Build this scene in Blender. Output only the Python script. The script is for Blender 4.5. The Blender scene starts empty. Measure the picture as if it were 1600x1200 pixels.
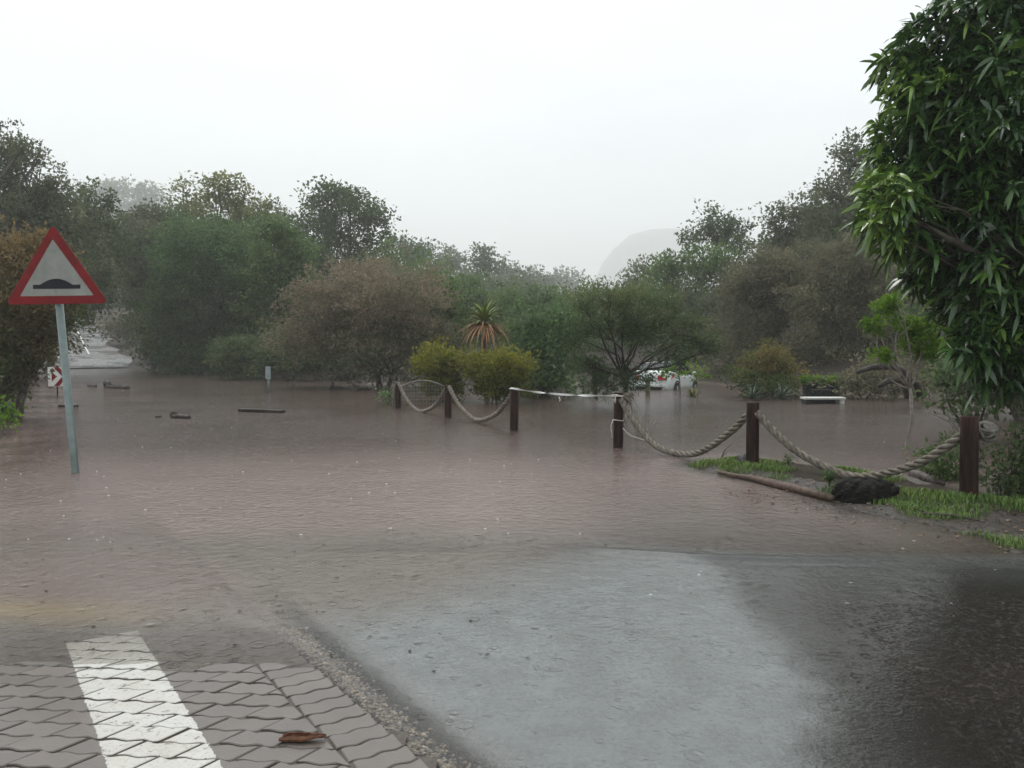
import bpy, bmesh, math, random
import numpy as np
from mathutils import Vector, Matrix
R = math.radians
sc = bpy.context.scene
col = sc.collection
# ------------------------------------------------------------------ camera, light
F = 1208.0; CH = 1.55; PITCH = math.atan(55 / F)
cam = bpy.data.cameras.new('camera'); co = bpy.data.objects.new('camera', cam); col.objects.link(co)
cam.sensor_width = 36; cam.lens = F / 1600 * 36; cam.clip_start = .05; cam.clip_end = 6000
co.location = (0, 0, CH); co.rotation_euler = (R(90) - PITCH, 0, 0)
sc.camera = co
SUN_EL, SUN_AZ = R(58), R(-25)
w = bpy.data.worlds.new('World'); sc.world = w; w.use_nodes = True
nt = w.node_tree; nt.nodes.clear()
sky = nt.nodes.new('ShaderNodeTexSky'); sky.sky_type = 'NISHITA'; sky.sun_disc = False
sky.sun_elevation = SUN_EL; sky.sun_rotation = SUN_AZ; sky.dust_density = 6; sky.air_density = 1.0; sky.ozone_density = 1
hs = nt.nodes.new('ShaderNodeHueSaturation'); hs.inputs['Saturation'].default_value = .16
mx = nt.nodes.new('ShaderNodeMix'); mx.data_type = 'RGBA'; mx.inputs[0].default_value = .72
mx.inputs[7].default_value = (9.3, 9.95, 10.1, 1)          # even cloud cover
bg = nt.nodes.new('ShaderNodeBackground'); bg.inputs['Strength'].default_value = .112
wo = nt.nodes.new('ShaderNodeOutputWorld')
nt.links.new(sky.outputs[0], hs.inputs['Color']); nt.links.new(hs.outputs[0], mx.inputs[6])
tcw = nt.nodes.new('ShaderNodeTexCoord'); mpw_ = nt.nodes.new('ShaderNodeMapping'); mpw_.inputs['Scale'].default_value = (1.4, 1.4, 4.5)
nzw = nt.nodes.new('ShaderNodeTexNoise'); nzw.inputs['Scale'].default_value = 2.2; nzw.inputs['Detail'].default_value = 5; nzw.inputs['Roughness'].default_value = .55
rw = nt.nodes.new('ShaderNodeValToRGB'); rw.color_ramp.elements[0].position = .3; rw.color_ramp.elements[0].color = (.86, .87, .89, 1); rw.color_ramp.elements[1].position = .72; rw.color_ramp.elements[1].color = (1, 1, 1, 1)
mw = nt.nodes.new('ShaderNodeMix'); mw.data_type = 'RGBA'; mw.blend_type = 'MULTIPLY'; mw.inputs[0].default_value = 1
nt.links.new(tcw.outputs['Generated'], mpw_.inputs[0]); nt.links.new(mpw_.outputs[0], nzw.inputs['Vector']); nt.links.new(nzw.outputs['Fac'], rw.inputs[0])
nt.links.new(mx.outputs[2], mw.inputs[6]); nt.links.new(rw.outputs[0], mw.inputs[7]); nt.links.new(mw.outputs[2], bg.inputs[0]); nt.links.new(bg.outputs[0], wo.inputs[0])
sl = bpy.data.lights.new('sun', 'SUN'); sl.energy = 1.5; sl.angle = R(25); sl.color = (1, .97, .93)
so = bpy.data.objects.new('sun', sl); col.objects.link(so)
sd = Vector((math.sin(SUN_AZ) * math.cos(SUN_EL), math.cos(SUN_AZ) * math.cos(SUN_EL), math.sin(SUN_EL)))
so.rotation_euler = sd.to_track_quat('Z', 'Y').to_euler(); so.location = (0, 0, 60)
sc.view_settings.view_transform = 'Standard'; sc.view_settings.look = 'None'
sc.view_settings.exposure = .37; sc.view_settings.gamma = 1
sc.render.engine = 'CYCLES'
cy = sc.cycles
cy.use_denoising = True
cy.max_bounces = 6; cy.diffuse_bounces = 3; cy.glossy_bounces = 2; cy.transmission_bounces = 3
cy.transparent_max_bounces = 8; cy.volume_bounces = 3; cy.caustics_reflective = False; cy.caustics_refractive = False

# ------------------------------------------------------------------ helpers
FW = np.array([0, math.cos(PITCH), -math.sin(PITCH)]); UP = np.array([0, math.sin(PITCH), math.cos(PITCH)])
def at(px, py, Y):
    d = FW + (px - 800) / F * np.array([1., 0, 0]) + (600 - py) / F * UP
    return np.array([0, 0, CH]) + d * (Y / d[1])
def gnd(px, py, z=0.):
    d = FW + (px - 800) / F * np.array([1., 0, 0]) + (600 - py) / F * UP
    return np.array([0, 0, CH]) + d * ((z - CH) / d[2])
def ss(a, b, x):
    t = np.clip((x - a) / (b - a), 0, 1); return t * t * (3 - 2 * t)
rs = np.random.RandomState(7)
_PH = rs.uniform(0, 6.28, (24, 3)); _KD = rs.normal(0, 1, (24, 2))
def fnoise(x, y, scale, o=0, n=6):
    v = 0
    for i in range(n):
        k = _KD[(i + o) % 24] / scale * (1 + .45 * i)
        v = v + np.sin(k[0] * x + k[1] * y + _PH[(i + o) % 24, 0]) / (1 + .5 * i)
    return v / 2.2
LA = np.array([1.65, 12.1]); LD = np.array([.539, -.843]); LN = np.array([-.843, -.539])
UK = [-1.6, -.8, -.62, -.55, -.49, -.38, -.28, -.2, -.05, .08, .13, .2, .3, .45, .7, 1.6]
SK = [24, 30, 60, 76, 72, 52, 43, 37, 34, 36, 46, 42, 34, 28, 24, 20]
GK = [.2, .2, .12, .10, .11, .14, .14, .13, .08, .06, .06, .10, .20, .30, .32, .3]
PE0 = np.array([-1.29, 4.2]); PED = np.array([-.569, .822]); PEN = np.array([-.822, -.569])   # edge of the paving, PEN points into it
def pave_z(x, y):
    return .024 - .034 * (y - 3.0) - .022 * np.maximum(0, y - 4.6)
def T(x, y):
    x = np.asarray(x, float); y = np.asarray(y, float)
    yy = np.maximum(y, 1.); u = np.clip(x / np.maximum(yy, 8.), -1.6, 1.6)
    ys = np.interp(u, UK, SK); g = np.interp(u, UK, GK)
    depth = .02 + .34 * ss(5.2, 15, y + .25 * np.abs(x + 1))
    z = -depth + .012 * fnoise(x, y, 1.6)
    d = yy - ys
    far = np.where(d > 0, g * d + .05, .05 * np.clip(d, -6, 0)) + .05
    far = far + ss(-.3, -.45, u) * .32 * np.maximum(0, yy - 168) + .25 * fnoise(x, y, 9, 3) * ss(2, 14, d)
    far = np.minimum(far, np.interp(u, [-.3, -.2, .02, .12, .22, .36, .5, .8], [40, 16, 5, 4, 4, 8, 12, 14]))
    z = np.where(d > -6, np.maximum(z, far * ss(-6, 0, d) + z * (1 - ss(-6, 0, d))), z)
    # near apron of asphalt, shallow puddle
    near = ss(6.6, 5.0, y)
    pud = -.012 - .012 * np.exp(-((x - .6) ** 2 / 1.6 + (y - 4.) ** 2 / 2.2)) + .009 * ss(.8, 2.2, x) * ss(5.6, 3.6, y) + .003 * fnoise(x, y, .5, 9)
    z = z * (1 - near) + pud * near
    # paving hump
    dn = (x - PE0[0]) * PEN[0] + (y - PE0[1]) * PEN[1]
    m = ss(-.14, .05, dn) * ss(4.9, 4.25, y)
    z = z * (1 - m) + (pave_z(x, y) - .06) * m
    ap = ss(.5, .8, x) * ss(4.15, 3.9, x) * ss(5.6, 5.3, y) * ss(2.0, 2.2, y); z = z - .03 * ap
    # grass verge under the rope fence, then the muddy shoulder
    s = (x - LA[0]) * LD[0] + (y - LA[1]) * LD[1]; n = (x - LA[0]) * LN[0] + (y - LA[1]) * LN[1]
    n = n + .12 * fnoise(x, y, .7, 4)
    mound = ss(1.0, 2.4, s) * ss(1.0, .35, n) * ss(-1.3 - 1.6 * ss(5, 7, s), -.5, n)
    z = z + mound * (.07 - z + .03 * fnoise(x, y, .5, 2))
    dirt = ss(3.2, 5.2, s) * ss(1.75, .9, n) * ss(.2, .5, n)
    z = z + dirt * (1 - mound) * (.035 - z + .016 * fnoise(x, y, .22, 5))
    back = ss(5.5, 8, s) * ss(.5, -.5, n)
    z = z + back * (1 - mound) * (.10 - z)
    # banks at both sides near the viewer
    z = np.maximum(z, np.minimum(-.4 + .34 * np.maximum(0, -x - .9 - .54 * y + .4 * fnoise(x, y, 2., 3)), .9) * ss(9, 12, y) * ss(34, 28, y) - .4 * (1 - ss(9, 12, y) * ss(34, 28, y)))
    return z

class MB:
    def __init__(s): s.v = []; s.f = []; s.mi = []; s.m = 0
    def add(s, vs, fs):
        o = len(s.v); s.v += [tuple(map(float, p)) for p in vs]
        for f in fs: s.f.append([o + i for i in f]); s.mi.append(s.m)
    def box(s, c, d, rot=None):
        x, y, z = [q / 2 for q in d]
        vs = [Vector(p) for p in ((-x,-y,-z),(x,-y,-z),(x,y,-z),(-x,y,-z),(-x,-y,z),(x,-y,z),(x,y,z),(-x,y,z))]
        if rot is not None: vs = [rot @ p for p in vs]
        s.add([p + Vector(c) for p in vs], [(3,2,1,0),(4,5,6,7),(0,1,5,4),(1,2,6,5),(2,3,7,6),(3,0,4,7)])
    def tube(s, pts, rad, n=8, cap=True, jit=0.):
        pts = [Vector(p) for p in pts]; vs = []; fs = []; u = None
        for i, p in enumerate(pts):
            t = (pts[min(i + 1, len(pts) - 1)] - pts[max(i - 1, 0)])
            t = t.normalized() if t.length > 1e-9 else Vector((0, 0, 1))
            if u is None:
                u = t.cross(Vector((0.3, 1, .2))); u = u if u.length > .1 else t.cross(Vector((1, 0, 0)))
            u = (u - t * u.dot(t)).normalized(); b = t.cross(u)
            r = rad[i] if hasattr(rad, '__len__') else rad
            for k in range(n):
                a = 2 * math.pi * k / n; q = r * (1 + (random.uniform(-jit, jit) if jit else 0))
                vs.append(p + (u * math.cos(a) + b * math.sin(a)) * q)
        for i in range(len(pts) - 1):
            for k in range(n):
                k2 = (k + 1) % n; fs.append((i*n + k, i*n + k2, (i+1)*n + k2, (i+1)*n + k))
        if cap:
            fs.append(tuple(range(n - 1, -1, -1))); fs.append(tuple((len(pts)-1)*n + k for k in range(n)))
        s.add(vs, fs)
    def ball(s, c, r, nu=8, nv=6, jit=0., rot=None):
        r = r if hasattr(r, '__len__') else (r, r, r); vs = []; fs = []
        def tr(p):
            p = Vector((p[0]*r[0], p[1]*r[1], p[2]*r[2])) * (1 + (random.uniform(-jit, jit) if jit else 0))
            return (rot @ p if rot is not None else p) + Vector(c)
        vs.append(tr((0, 0, 1)))
        for j in range(1, nv):
            a = math.pi * j / nv
            for i in range(nu):
                b = 2 * math.pi * i / nu; vs.append(tr((math.sin(a)*math.cos(b), math.sin(a)*math.sin(b), math.cos(a))))
        vs.append(tr((0, 0, -1))); e = len(vs) - 1
        for i in range(nu): fs.append((0, 1 + i, 1 + (i+1) % nu)); fs.append((e, e - nu + (i+1) % nu, e - nu + i))
        for j in range(nv - 2):
            for i in range(nu):
                a = 1 + j*nu; fs.append((a + i, a + nu + i, a + nu + (i+1) % nu, a + (i+1) % nu))
        s.add(vs, fs)
    def prism(s, poly, y0, y1):       # polygon in (x,z), extruded along y
        n = len(poly); vs = [(p[0], y0, p[1]) for p in poly] + [(p[0], y1, p[1]) for p in poly]
        s.add(vs, [tuple(range(n)), tuple(range(2*n - 1, n - 1, -1))] + [(i, i + n, (i+1) % n + n, (i+1) % n) for i in range(n)])
    def build(s, name, mats, parent=None, smooth=False, origin=None, bevel=0):
        me = bpy.data.meshes.new(name)
        v = s.v
        if origin is not None: v = [(p[0]-origin[0], p[1]-origin[1], p[2]-origin[2]) for p in v]
        me.from_pydata(v, [], s.f)
        mats = mats if isinstance(mats, (list, tuple)) else [mats]
        for m in mats: me.materials.append(m)
        if len(mats) > 1: me.polygons.foreach_set('material_index', s.mi)
        if smooth: me.polygons.foreach_set('use_smooth', [True] * len(me.polygons))
        me.update()
        bm = bmesh.new(); bm.from_mesh(me); bmesh.ops.recalc_face_normals(bm, faces=bm.faces); bm.to_mesh(me); bm.free()
        o = bpy.data.objects.new(name, me); col.objects.link(o); o.parent = parent
        if origin is not None and parent is None: o.location = origin
        if bevel:
            b = o.modifiers.new('bevel', 'BEVEL'); b.width = bevel; b.segments = 2; b.limit_method = 'ANGLE'; b.angle_limit = R(40)
        return o
def npmesh(name, V, Q, mat, parent=None, tint=None, smooth=False):
    me = bpy.data.meshes.new(name); V = np.asarray(V, np.float32); Q = np.asarray(Q, np.int32); k = Q.shape[1]
    me.vertices.add(len(V)); me.vertices.foreach_set('co', V.ravel())
    me.loops.add(Q.size); me.loops.foreach_set('vertex_index', Q.ravel())
    me.polygons.add(len(Q)); me.polygons.foreach_set('loop_start', np.arange(0, Q.size, k, dtype=np.int32))
    try: me.polygons.foreach_set('loop_total', np.full(len(Q), k, np.int32))
    except Exception: pass
    if smooth: me.polygons.foreach_set('use_smooth', np.ones(len(Q), bool))
    me.update(calc_edges=True)
    if tint is not None:
        for an, av in (tint.items() if isinstance(tint, dict) else (('tint', tint),)):
            a = me.attributes.new(an, 'FLOAT', 'POINT'); a.data.foreach_set('value', np.asarray(av, np.float32).ravel())
    me.materials.append(mat)
    o = bpy.data.objects.new(name, me); col.objects.link(o); o.parent = parent
    return o
def tag(o, label=None, cat=None, group=None, kind=None):
    if label: o['label'] = label
    if cat: o['category'] = cat
    if group: o['group'] = group
    if kind: o['kind'] = kind
    return o
def empty(name, loc, label, cat, group=None):
    o = bpy.data.objects.new(name, None); col.objects.link(o); o.location = tuple(map(float, loc)); o.empty_display_size = .2
    return tag(o, label, cat, group)
def copy_tree(o, parent=None):
    c = o.copy(); col.objects.link(c); c.parent = parent
    for ch in list(o.children): copy_tree(ch, c)
    return c

# ------------------------------------------------------------------ materials
class NT:
    def __init__(s, name):
        s.m = bpy.data.materials.new(name); s.m.use_nodes = True; s.t = s.m.node_tree; s.t.nodes.clear()
        s.out = s.n('OutputMaterial')
    def n(s, t, **k):
        d = s.t.nodes.new('ShaderNode' + t)
        for a, b in k.items(): setattr(d, a, b)
        return d
    def l(s, a, b): s.t.links.new(a, b)
    def noise(s, scale, detail=4, rough=.55, vec=None, coord='pos'):
        d = s.n('TexNoise'); d.inputs['Scale'].default_value = scale; d.inputs['Detail'].default_value = detail; d.inputs['Roughness'].default_value = rough
        s.l(vec if vec is not None else s.pos(coord), d.inputs['Vector']); return d.outputs['Fac']
    def pos(s, c='pos'):
        if c == 'pos':
            if not hasattr(s, '_g'): s._g = s.n('NewGeometry')
            return s._g.outputs['Position']
        if not hasattr(s, '_c'): s._c = s.n('TexCoord')
        return s._c.outputs['Object']
    def ramp(s, fac, stops):
        d = s.n('ValToRGB'); e = d.color_ramp.elements
        while len(e) < len(stops): e.new(.5)
        for q, (p, c) in zip(e, stops): q.position = p; q.color = (c[0], c[1], c[2], 1) if hasattr(c, '__len__') else (c, c, c, 1)
        s.l(fac, d.inputs[0]); return d.outputs[0]
    def math(s, op, a, b=None, c=None, clamp=False):
        d = s.n('Math', operation=op); d.use_clamp = clamp
        for i, q in enumerate((a, b, c)):
            if q is None: continue
            if isinstance(q, (int, float)): d.inputs[i].default_value = q
            else: s.l(q, d.inputs[i])
        return d.outputs[0]
    def mixc(s, f, a, b):
        d = s.n('Mix', data_type='RGBA')
        for i, q in ((0, f), (6, a), (7, b)):
            if isinstance(q, (int, float)): d.inputs[i].default_value = q
            elif isinstance(q, (tuple, list)): d.inputs[i].default_value = (q[0], q[1], q[2], 1)
            else: s.l(q, d.inputs[i])
        return d.outputs[2]
    def bump(s, h, strength=.3, dist=.01, normal=None):
        d = s.n('Bump'); d.inputs['Strength'].default_value = strength; d.inputs['Distance'].default_value = dist
        s.l(h, d.inputs['Height'])
        if normal is not None: s.l(normal, d.inputs['Normal'])
        return d.outputs[0]
    def bsdf(s, color, rough=.6, spec=.5, metal=0, normal=None, coat=0):
        d = s.n('BsdfPrincipled')
        for k, q in (('Base Color', color), ('Roughness', rough), ('Specular IOR Level', spec), ('Metallic', metal), ('Coat Weight', coat)):
            if isinstance(q, (int, float)): d.inputs[k].default_value = q
            elif isinstance(q, (tuple, list)): d.inputs[k].default_value = (q[0], q[1], q[2], 1)
            else: s.l(q, d.inputs[k])
        d.inputs['Coat Roughness'].default_value = .15
        if normal is not None: s.l(normal, d.inputs['Normal'])
        s.l(d.outputs[0], s.out.inputs['Surface']); return d
def simple(name, c1, c2, scale=12, rough=.6, bs=.3, bd=.01, spec=.2, metal=0, coat=0, coord='obj'):
    t = NT(name); f = t.noise(scale, 5, .6, coord=coord); g = t.noise(scale * 5, 3, .6, coord=coord)
    h = t.math('ADD', f, t.math('MULTIPLY', g, .5))
    c = t.ramp(f, [(.3, c1), (.7, c2)])
    t.bsdf(c, rough, spec, metal, t.bump(h, bs, bd), coat); return t.m
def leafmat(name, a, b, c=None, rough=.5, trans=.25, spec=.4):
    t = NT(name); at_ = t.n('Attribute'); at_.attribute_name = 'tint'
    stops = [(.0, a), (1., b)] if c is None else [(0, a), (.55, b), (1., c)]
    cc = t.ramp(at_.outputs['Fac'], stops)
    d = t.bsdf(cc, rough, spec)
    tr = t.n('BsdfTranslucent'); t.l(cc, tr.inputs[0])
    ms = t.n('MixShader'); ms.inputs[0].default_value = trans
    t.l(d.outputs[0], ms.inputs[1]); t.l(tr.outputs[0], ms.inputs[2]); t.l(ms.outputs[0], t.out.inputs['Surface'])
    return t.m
bark = simple('bark', (.035, .027, .022), (.10, .085, .07), 9, .75, .6, .02)
bark_pale = simple('pale_bark', (.14, .12, .10), (.34, .31, .27), 14, .7, .4, .01)
bark_wet = simple('wet_dark_bark', (.012, .009, .008), (.045, .034, .028), 10, .45, .7, .02)

# ------------------------------------------------------------------ ground
def axis(a, b, fine, lo, hi, grow):
    xs = list(np.arange(lo, hi + 1e-6, fine)); st = fine; x = hi
    while x < b: st *= grow; x += st; xs.append(min(x, b))
    st = fine; x = lo
    while x > a: st *= grow; x -= st; xs.insert(0, max(x, a))
    return np.array(xs)
def grid(xs, ys, zf):
    X, Y = np.meshgrid(xs, ys); Z = zf(X, Y); nx, ny = len(xs), len(ys)
    V = np.stack([X, Y, Z], -1).reshape(-1, 3)
    i = np.arange(nx - 1)[None, :] + nx * np.arange(ny - 1)[:, None]
    return V, np.stack([i, i + 1, i + nx + 1, i + nx], -1).reshape(-1, 4), X, Y, Z
t = NT('wet_soil'); f = t.noise(1.7, 6, .6); g = t.noise(16, 5, .7); h = t.noise(70, 3, .6)
c = t.ramp(g, [(.3, (.022, .016, .012)), (.55, (.045, .034, .027)), (.75, (.085, .068, .055))])
c = t.mixc(t.math('MULTIPLY', t.ramp(f, [(.5, 0), (.65, 1)]), .6), c, (.035, .042, .018))
t.bsdf(c, .8, .12, 0, t.bump(t.math('ADD', g, t.math('MULTIPLY', h, .5)), .7, .03))
soil = t.m
t = NT('wet_mud'); g = t.noise(14, 6, .7); h = t.noise(80, 3, .6)
c = t.ramp(g, [(.3, (.020, .015, .012)), (.6, (.05, .039, .031)), (.8, (.09, .074, .06))])
t.bsdf(c, t.ramp(g, [(.35, .16), (.6, .5)]), .5, 0, t.bump(t.math('ADD', g, t.math('MULTIPLY', h, .5)), .8, .03)); mud_m = t.m
t = NT('wet_asphalt'); g = t.n('TexVoronoi'); g.inputs['Scale'].default_value = 110; t.l(t.pos(), g.inputs['Vector'])
n1 = t.noise(240, 2, .6); n2 = t.noise(1.3, 5, .6)
cc = t.mixc(t.ramp(n2, [(.35, 0), (.7, 1)]), (.013, .010, .007), (.027, .020, .014))
cc = t.mixc(t.ramp(g.outputs['Color'], [(.75, 0), (.95, .8)]), cc, (.07, .06, .05))
hh = t.math('ADD', t.math('MULTIPLY', g.outputs['Distance'], -1.2), n1)
t.bsdf(cc, .45, .2, 0, t.bump(hh, .8, .006), 0)
asphalt = t.m
xs = axis(-2200, 2200, .09, -4.5, 6.5, 1.07); ys = axis(-14, 2900, .09, 2.2, 12.5, 1.06)
V, Q, X, Y, Z = grid(xs, ys, T)
go = npmesh('ground', V, Q, soil, smooth=True)
go.data.materials.append(asphalt); go.data.materials.append(mud_m)
ctr = V[Q].mean(1); s_ = (ctr[:, :2] - LA) @ LD; n_ = (ctr[:, :2] - LA) @ LN
asph = (n_ + .05 * np.sin(s_ * 5) > 1.05 + .0 * s_) & (ctr[:, 1] < 16) & (ctr[:, 1] > -14) & (np.abs(ctr[:, 0]) < 9) & ~((s_ > 3.5) & (n_ < 1.65))
mudp = (~asph) & (n_ > .35) & (n_ < 2.4) & (s_ > .5) & (s_ < 14)
go.data.polygons.foreach_set('material_index', (asph + 2 * mudp).astype(np.int32)); tag(go, kind='structure')

# coarse wet asphalt at the viewer's feet, its stones breaking the surface of the puddle on the right
rga = np.random.RandomState(12)
def blur(a, k):
    for _ in range(k): a = (a + np.roll(a, 1, 0) + np.roll(a, -1, 0) + np.roll(a, 1, 1) + np.roll(a, -1, 1)) / 5
    return a
xs = np.arange(.35, 4.2, .0085); ys = np.arange(2.1, 5.75, .0085)
X, Y = np.meshgrid(xs, ys); gr = blur(rga.rand(*X.shape), 1); gr = (gr - gr.mean()) / gr.std()
def apron_base(x, y):
    q = x - .42 + .22 * (4.2 - y) * .3 + .10 * fnoise(x, y, .5, 3) + .05 * fnoise(x, y, .16, 6)
    return -.0125 + .0115 * ss(.75, 1.5, q) * ss(5.3, 4.5, y + .15 * fnoise(x, y, .6, 5)) - .03 * ss(5.35, 5.7, y) - .03 * ss(.6, .4, x)
Z = apron_base(X, Y) + np.clip(gr, -1.6, 2.2) * .0016
nx, ny = len(xs), len(ys); i = np.arange(nx - 1)[None, :] + nx * np.arange(ny - 1)[:, None]
tag(npmesh('asphalt_apron', np.stack([X, Y, Z], -1).reshape(-1, 3), np.stack([i, i + 1, i + nx + 1, i + nx], -1).reshape(-1, 4), asphalt, smooth=True), kind='structure')

# rough muddy shoulder with thin sheets of run-off between its ridges
sv = np.arange(.9, 9.6, .022); nv_ = np.arange(.45, 2.25, .022); S_, N_ = np.meshgrid(sv, nv_)
X = LA[0] + LD[0]*S_ + LN[0]*N_; Y = LA[1] + LD[1]*S_ + LN[1]*N_
rd = blur(rga.rand(*X.shape), 3); rd = (rd - rd.mean()) / rd.std()
fade = ss(.45, .75, N_) * ss(2.25, 1.7, N_ + .15 * fnoise(X, Y, .5, 3)) * ss(.9, 2.2, S_)
Z = T(X, Y) * .35 - .012 + fade * (.010 + .012 * fnoise(X + .6*Y, Y, .16, 4) + .007 * fnoise(X, Y, .06, 9) + .0035 * rd) - .05 * (1 - ss(0, .12, fade))
nx, ny = len(sv), len(nv_); i = np.arange(nx - 1)[None, :] + nx * np.arange(ny - 1)[:, None]
tag(npmesh('muddy_shoulder', np.stack([X, Y, Z], -1).reshape(-1, 3), np.stack([i, i + nx, i + nx + 1, i + 1], -1).reshape(-1, 4), mud_m, smooth=True), kind='structure')

# road climbing away on the left
t = NT('wet_road'); n1 = t.noise(60, 3); n2 = t.noise(.5, 4)
t.bsdf(t.mixc(t.ramp(t.noise(.35, 5, .7), [(.48, 0), (.6, 1)]), t.mixc(n2, (.016, .018, .018), (.036, .036, .035)), (.04, .03, .024)), t.ramp(t.noise(.22, 4, .65), [(.45, .75), (.58, .22)]), .4, 0, t.bump(n1, .3, .01)); roadm = t.m
paint = simple('road_paint', (.45, .45, .43), (.7, .7, .67), 8, .6, .1, .004, coord='pos')
def roadc(s): return np.array([-36.5 - .545 * (s - 66) - .0006 * (s - 66) ** 2 - 2.2 * math.sin((s - 60) / 40), s])
b = MB(); vs = []; N = 60
for i in range(N):
    s = 60 + i * 2.2; p = roadc(s); d = roadc(s + .5) - roadc(s - .5); d /= np.linalg.norm(d); nn = np.array([d[1], -d[0]])
    for k in (-3.4, -1.7, 0, 1.7, 3.4):
        q = p + nn * (k * (1 + .12 * math.sin(i * 1.7 + k) + .10 * math.sin(i * .61))); vs.append((q[0], q[1], T(q[0], q[1])))
va = np.array(vs).reshape(N, 5, 3); va[:, :, 2] = va[:, :, 2].max(1)[:, None] + .12
for i in range(2, N - 2): va[i, :, 2] = va[i-2:i+3, :, 2].mean(0)
b.add(va.reshape(-1, 3), [(i*5 + k, i*5 + k + 1, i*5 + k + 6, i*5 + k + 5) for i in range(N - 1) for k in range(4)])
tag(b.build('road', roadm, smooth=True), kind='structure')
b = MB()
for i in range(4, N - 3):
    if i % 4 < 3:
        for (c0, hw) in ((.62, .07),):
            A = []
            for j in (i, i + 1):
                q_ = roadc(60 + j * 2.2); e_ = roadc(60.5 + j * 2.2) - roadc(59.5 + j * 2.2); e_ /= np.linalg.norm(e_); d = np.array([e_[1], -e_[0], 0]); m = np.array([q_[0], q_[1], va[j, 2, 2]]) + d * .8
                A += [m - d * hw, m + d * hw]
            A = [a + np.array([0, 0, .03]) for a in A]
            b.add([A[0], A[1], A[3], A[2]], [(0, 1, 2, 3)])
tag(b.build('road_marking', paint), kind='structure')

# ------------------------------------------------------------------ flood water
t = NT('flood_water')
ad = t.n('Attribute'); ad.attribute_name = 'depth'; am = t.n('Attribute'); am.attribute_name = 'mud'
P = t.pos()
def rings(scale, k, off):
    mp = t.n('Mapping'); mp.inputs['Location'].default_value = (off, off * 1.7, 0); mp.inputs['Scale'].default_value = (1, 1, 0); t.l(P, mp.inputs[0])
    v = t.n('TexVoronoi'); v.inputs['Scale'].default_value = scale; t.l(mp.outputs[0], v.inputs['Vector'])
    sep = t.n('SeparateColor'); t.l(v.outputs['Color'], sep.inputs[0])
    rad = t.math('MULTIPLY', sep.outputs[0], .42)                      # ring radius differs from drop to drop
    dd = t.math('SUBTRACT', v.outputs['Distance'], rad)
    env = t.math('POWER', 2.718, t.math('MULTIPLY', t.math('MULTIPLY', dd, dd), -k * 6.))
    return t.math('MULTIPLY', t.math('MULTIPLY', t.math('SINE', t.math('MULTIPLY', dd, k * 1.6)), env), t.math('SUBTRACT', 1.1, sep.outputs[0]))
def dimple(scale, off, rad):
    mp = t.n('Mapping'); mp.inputs['Location'].default_value = (off, off * 1.3, 0); mp.inputs['Scale'].default_value = (1, 1, 0); t.l(P, mp.inputs[0])
    v = t.n('TexVoronoi'); v.inputs['Scale'].default_value = scale; t.l(mp.outputs[0], v.inputs['Vector'])
    sep = t.n('SeparateColor'); t.l(v.outputs['Color'], sep.inputs[0]); q = t.math('DIVIDE', v.outputs['Distance'], rad)
    return t.math('MULTIPLY', t.math('POWER', 2.718, t.math('MULTIPLY', t.math('MULTIPLY', q, q), -1.)), t.math('GREATER_THAN', sep.outputs[1], .5))
dim = t.math('ADD', t.math('MULTIPLY', dimple(8, 2., .14), -.007), t.math('MULTIPLY', dimple(4.3, 9., .10), -.009))
ring = t.math('ADD', rings(7, 22, 3.), t.math('ADD', t.math('MULTIPLY', rings(13, 18, 11.), .6), t.math('MULTIPLY', rings(3.4, 40, 5.), .8)))
mpw = t.n('Mapping'); mpw.inputs['Scale'].default_value = (1, .8, 1); t.l(P, mpw.inputs[0])
w1 = t.noise(2.2, 4, .6, mpw.outputs[0]); w2 = t.noise(14, 3, .6, mpw.outputs[0]); w3 = t.noise(.35, 3, .5); w4 = t.noise(55, 2, .5); w5 = t.noise(5.5, 3, .6)
calm = t.ramp(w3, [(.35, .55), (.65, 1.25)])
hgt = t.math('ADD', t.math('ADD', dim, t.math('MULTIPLY', ring, .005)), t.math('MULTIPLY', t.math('ADD', t.math('ADD', t.math('MULTIPLY', w1, .007), t.math('MULTIPLY', w5, .007)), t.math('ADD', t.math('MULTIPLY', w2, .0135), t.math('MULTIPLY', w4, .0055))), calm))
ach = t.n('Attribute'); ach.attribute_name = 'chop'
hgt = t.math('MULTIPLY', hgt, ach.outputs['Fac'])
nrm = t.bump(hgt, 1., 1.)
mudc = t.ramp(ad.outputs['Fac'], [(0, (.27, .245, .22)), (.05, (.275, .24, .205)), (.12, (.28, .22, .197)), (.45, (.25, .184, .166)), (1, (.085, .055, .046))])  # mud colour by depth, deep end also darkened for tree shade and reflections
asl = t.n('Attribute'); asl.attribute_name = 'off_tree_reflection'
mudc = t.mixc(asl.outputs['Fac'], t.ramp(ad.outputs['Fac'], [(0, (.085, .068, .055)), (.15, (.13, .105, .092)), (.5, (.225, .168, .155)), (1, (.09, .062, .054))]), mudc)  # right-hand water painted darker for the dark reflection of the trees
atn = t.n('Attribute'); atn.attribute_name = 'tan'; mudc = t.mixc(atn.outputs['Fac'], mudc, (.40, .29, .14))
mudn = t.noise(.8, 4, .6); mudc = t.mixc(t.math('MULTIPLY', mudn, .4), mudc, (.11, .082, .072))
apv = t.n('Attribute'); apv.attribute_name = 'pave'; clear = t.mixc(apv.outputs['Fac'], (.25, .265, .262), (.275, .25, .228))
mudc = t.mixc(am.outputs['Fac'], clear, mudc)
opac = t.n('Attribute'); opac.attribute_name = 'opacity'
dif = t.n('BsdfDiffuse'); t.l(mudc, dif.inputs[0])
tra = t.n('BsdfTransparent'); tra.inputs[0].default_value = (.985, .975, .95, 1)
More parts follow.
